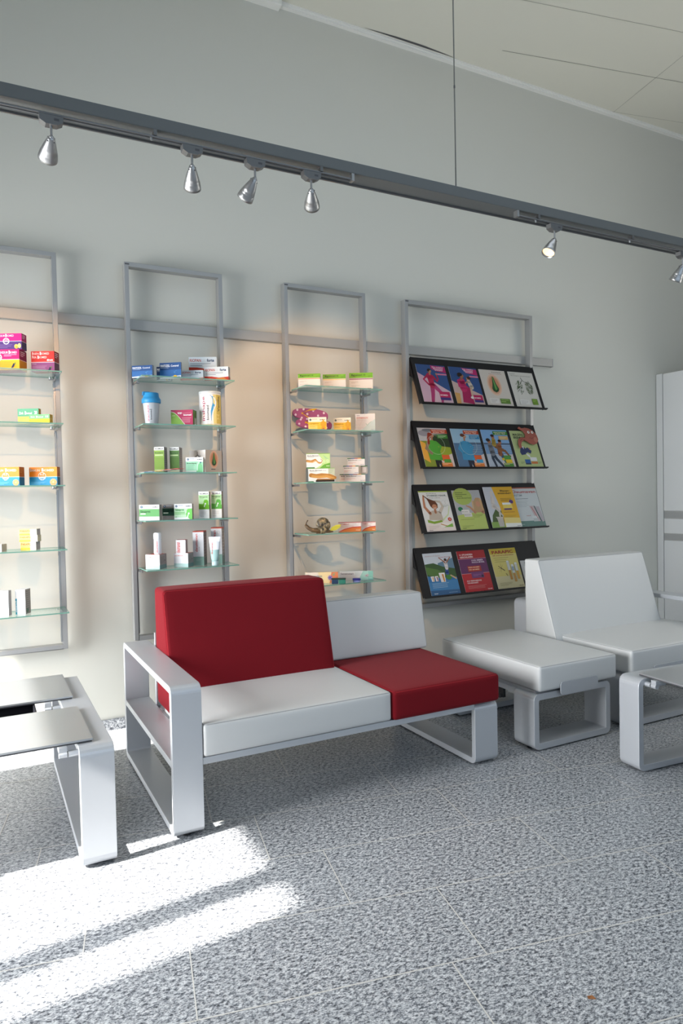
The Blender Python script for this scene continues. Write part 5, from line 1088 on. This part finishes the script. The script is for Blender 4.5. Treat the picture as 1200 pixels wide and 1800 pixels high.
def b_para(F):
    F.rect(0, 0, 1, 1, 'c8bc6c'); F.poly([(0, .86), (1, .86), (1, 1), (0, 1)], 'b8a428'); F.poly([(0, 0), (1, 0), (1, .3), (0, .3)], 'c4bc94'); F.text('PARAPIC', .09, .875, .072, '8c1818', w=.80, bold=.035); F.text('hilft rasch bei Insektenstichen', .09, .815, .024, '98341c', w=.80, bold=.03); F.lines(.10, .7, .76, 1, .05, '7c7434', .008); F.lines(.12, .6, .71, 1, .05, '7c7434', .008); F.lines(.12, .7, .66, 1, .05, '7c7434', .008)
    F.stroke([(.20, .56), (.30, .50), (.40, .44)], .015, .025, '201c14')
    for a in ((.20, .42), (.26, .40), (.36, .58), (.30, .62), (.16, .50)): F.stroke([(.30, .50), a], .006, .004, '28241c')
    F.stroke([(.42, .36), (.47, .30)], .02, .01, '28241c'); F.stroke([(.44, .30), (.46, .36)], .006, .004, '28241c')
    for u, v0, v1, c in ((.58, .22, .66, 'a8781c'), (.72, .16, .56, 'b0843c'), (.86, .22, .60, 'c0902c')): F.rect(u-.05, v0, u+.05, v1, 'c0c4c0'); F.rect(u-.045, v0+.01, u+.045, (v0+v1)/2, c); F.ell(u, v1, .05, .02, 'd0d4d4'); F.ell(u, v0, .05, .02, c)
    F.rect(.67, .42, .77, .52, '8c9cac'); F.lines(.10, .58, .13, 3, .03, '7c7850', .006); F.text('biomed', .80, .03, .022, '403c38', w=.15, bold=.03)
def b_white(F):
    F.rect(0, 0, 1, 1, 'b8b8b8'); F.text('SCHMERZEN', .16, .88, .05, '3c3c3c', w=.7, bold=.03)
    for i in range(3):
        for j in range(3): F.rect(.10+.3*i, .60-.24*j, .34+.3*i, .78-.24*j, 'd0d0d0'); F.stroke([(.22+.3*i, .63-.24*j), (.22+.3*i, .72-.24*j)], .06, .04, '707070')
brochure(0, 2.930, .268, .322, b_run, 'pink and blue brochure with a person in a running pose, top tray')
brochure(0, 3.233, .268, .322, b_mother, 'pink and blue brochure with a person carrying a child, top tray')
brochure(0, 3.527, .262, .320, b_nose, 'pale brochure with a green leaf nose, third in the top tray')
brochure(0, 3.822, .262, .320, b_lung, 'pale brochure with green twigs shaped like lungs, top tray right')
brochure(1, 2.934, .268, .322, b_out('green'), 'brochure with a person in a green coat on a meadow')
brochure(1, 3.240, .268, .322, b_out('blue'), 'brochure with a person in a blue coat by the sea')
brochure(1, 3.535, .266, .322, b_out('trio'), 'brochure with three people playing at the beach, second tray')
brochure(1, 3.832, .262, .320, b_stomach, 'pale green brochure with stomach cut-out, second tray right')
brochure(2, 2.936, .266, .325, b_hair, 'white and green brochure with a person holding up their hair')
brochure(2, 3.246, .268, .325, b_blond, 'grey and lime brochure with a blond person, third tray')
o = brochure(2, 3.548, .300, .345, b_statue, 'yellow brochure with a marble statue, bulging over its neighbour', lift=.010)
brochure(2, 3.832, .282, .340, b_deu, 'white and teal brochure with red heading and cream tubes')
brochure(3, 2.966, .268, .330, b_alps, 'blue brochure with a mountain lake and raised arms, lowest tray')
brochure(3, 3.284, .272, .330, b_iron, 'red and purple brochure, second in the lowest tray')
brochure(3, 3.604, .272, .330, b_para, 'yellow brochure with mosquitoes and ampoules, lowest tray')
brochure(3, 3.895, .235, .215, b_white, 'small grey leaflet half hidden behind the armchair backrest')
# stomach-shaped cut-out leaning on the pale green brochure
z = TZ[1]; m = Matrix((Vector((1, 0, 0)), TV, TN)).transposed().to_4x4(); m.translation = Vector((3.90, 4.268, z+.0))+TN*.012
mb = MB()
out_ = [(.00, .335), (.03, .345), (.08, .340), (.12, .325), (.16, .300), (.178, .262), (.172, .225), (.145, .200), (.105, .195), (.07, .212), (.04, .228), (.01, .226), (-.015, .205), (-.03, .175), (-.012, .168), (.004, .190), (.022, .200), (.04, .205)]
pts = [(.0, .352), (.025, .338), (.060, .345), (.100, .338), (.140, .318), (.168, .280), (.172, .238), (.150, .205), (.112, .192), (.072, .202), (.045, .222), (.015, .228), (-.008, .218), (-.026, .192), (-.030, .160), (-.050, .158), (-.052, .200), (-.038, .238), (-.010, .256), (.020, .254), (.042, .258), (.048, .285), (.034, .312), (.010, .325), (-.015, .338)]
pts = [(p_[0]+.03, p_[1]) for p_ in pts]
mb.prism(pts, 'z', 0, .010, P('8c4c40', .45), mtx=None)
F = Face(mb, (0, 0, .010), (1, 0, 0), (0, 1, 0), 1, 1, .45)
for u in (.115, .155): F.ell(u, .302, .012, .012, 'd8d4cc', 12); F.ell(u+.002, .303, .005, .005, '201818', 8)
F.stroke([(.11, .252), (.13, .246), (.15, .252)], .004, .004, '5c2c28'); F.ell(.17, .235, .02, .025, 'a06454', 14); F.stroke([(.06, .225), (.03, .24), (.0, .22)], .006, .004, '6c342c')
o = mb.build('stomach_cutout', bevel=.003); o.matrix_world = m
tag(o, 'brown stomach-shaped cut-out with two eyes over the pale green brochure', 'display figure')
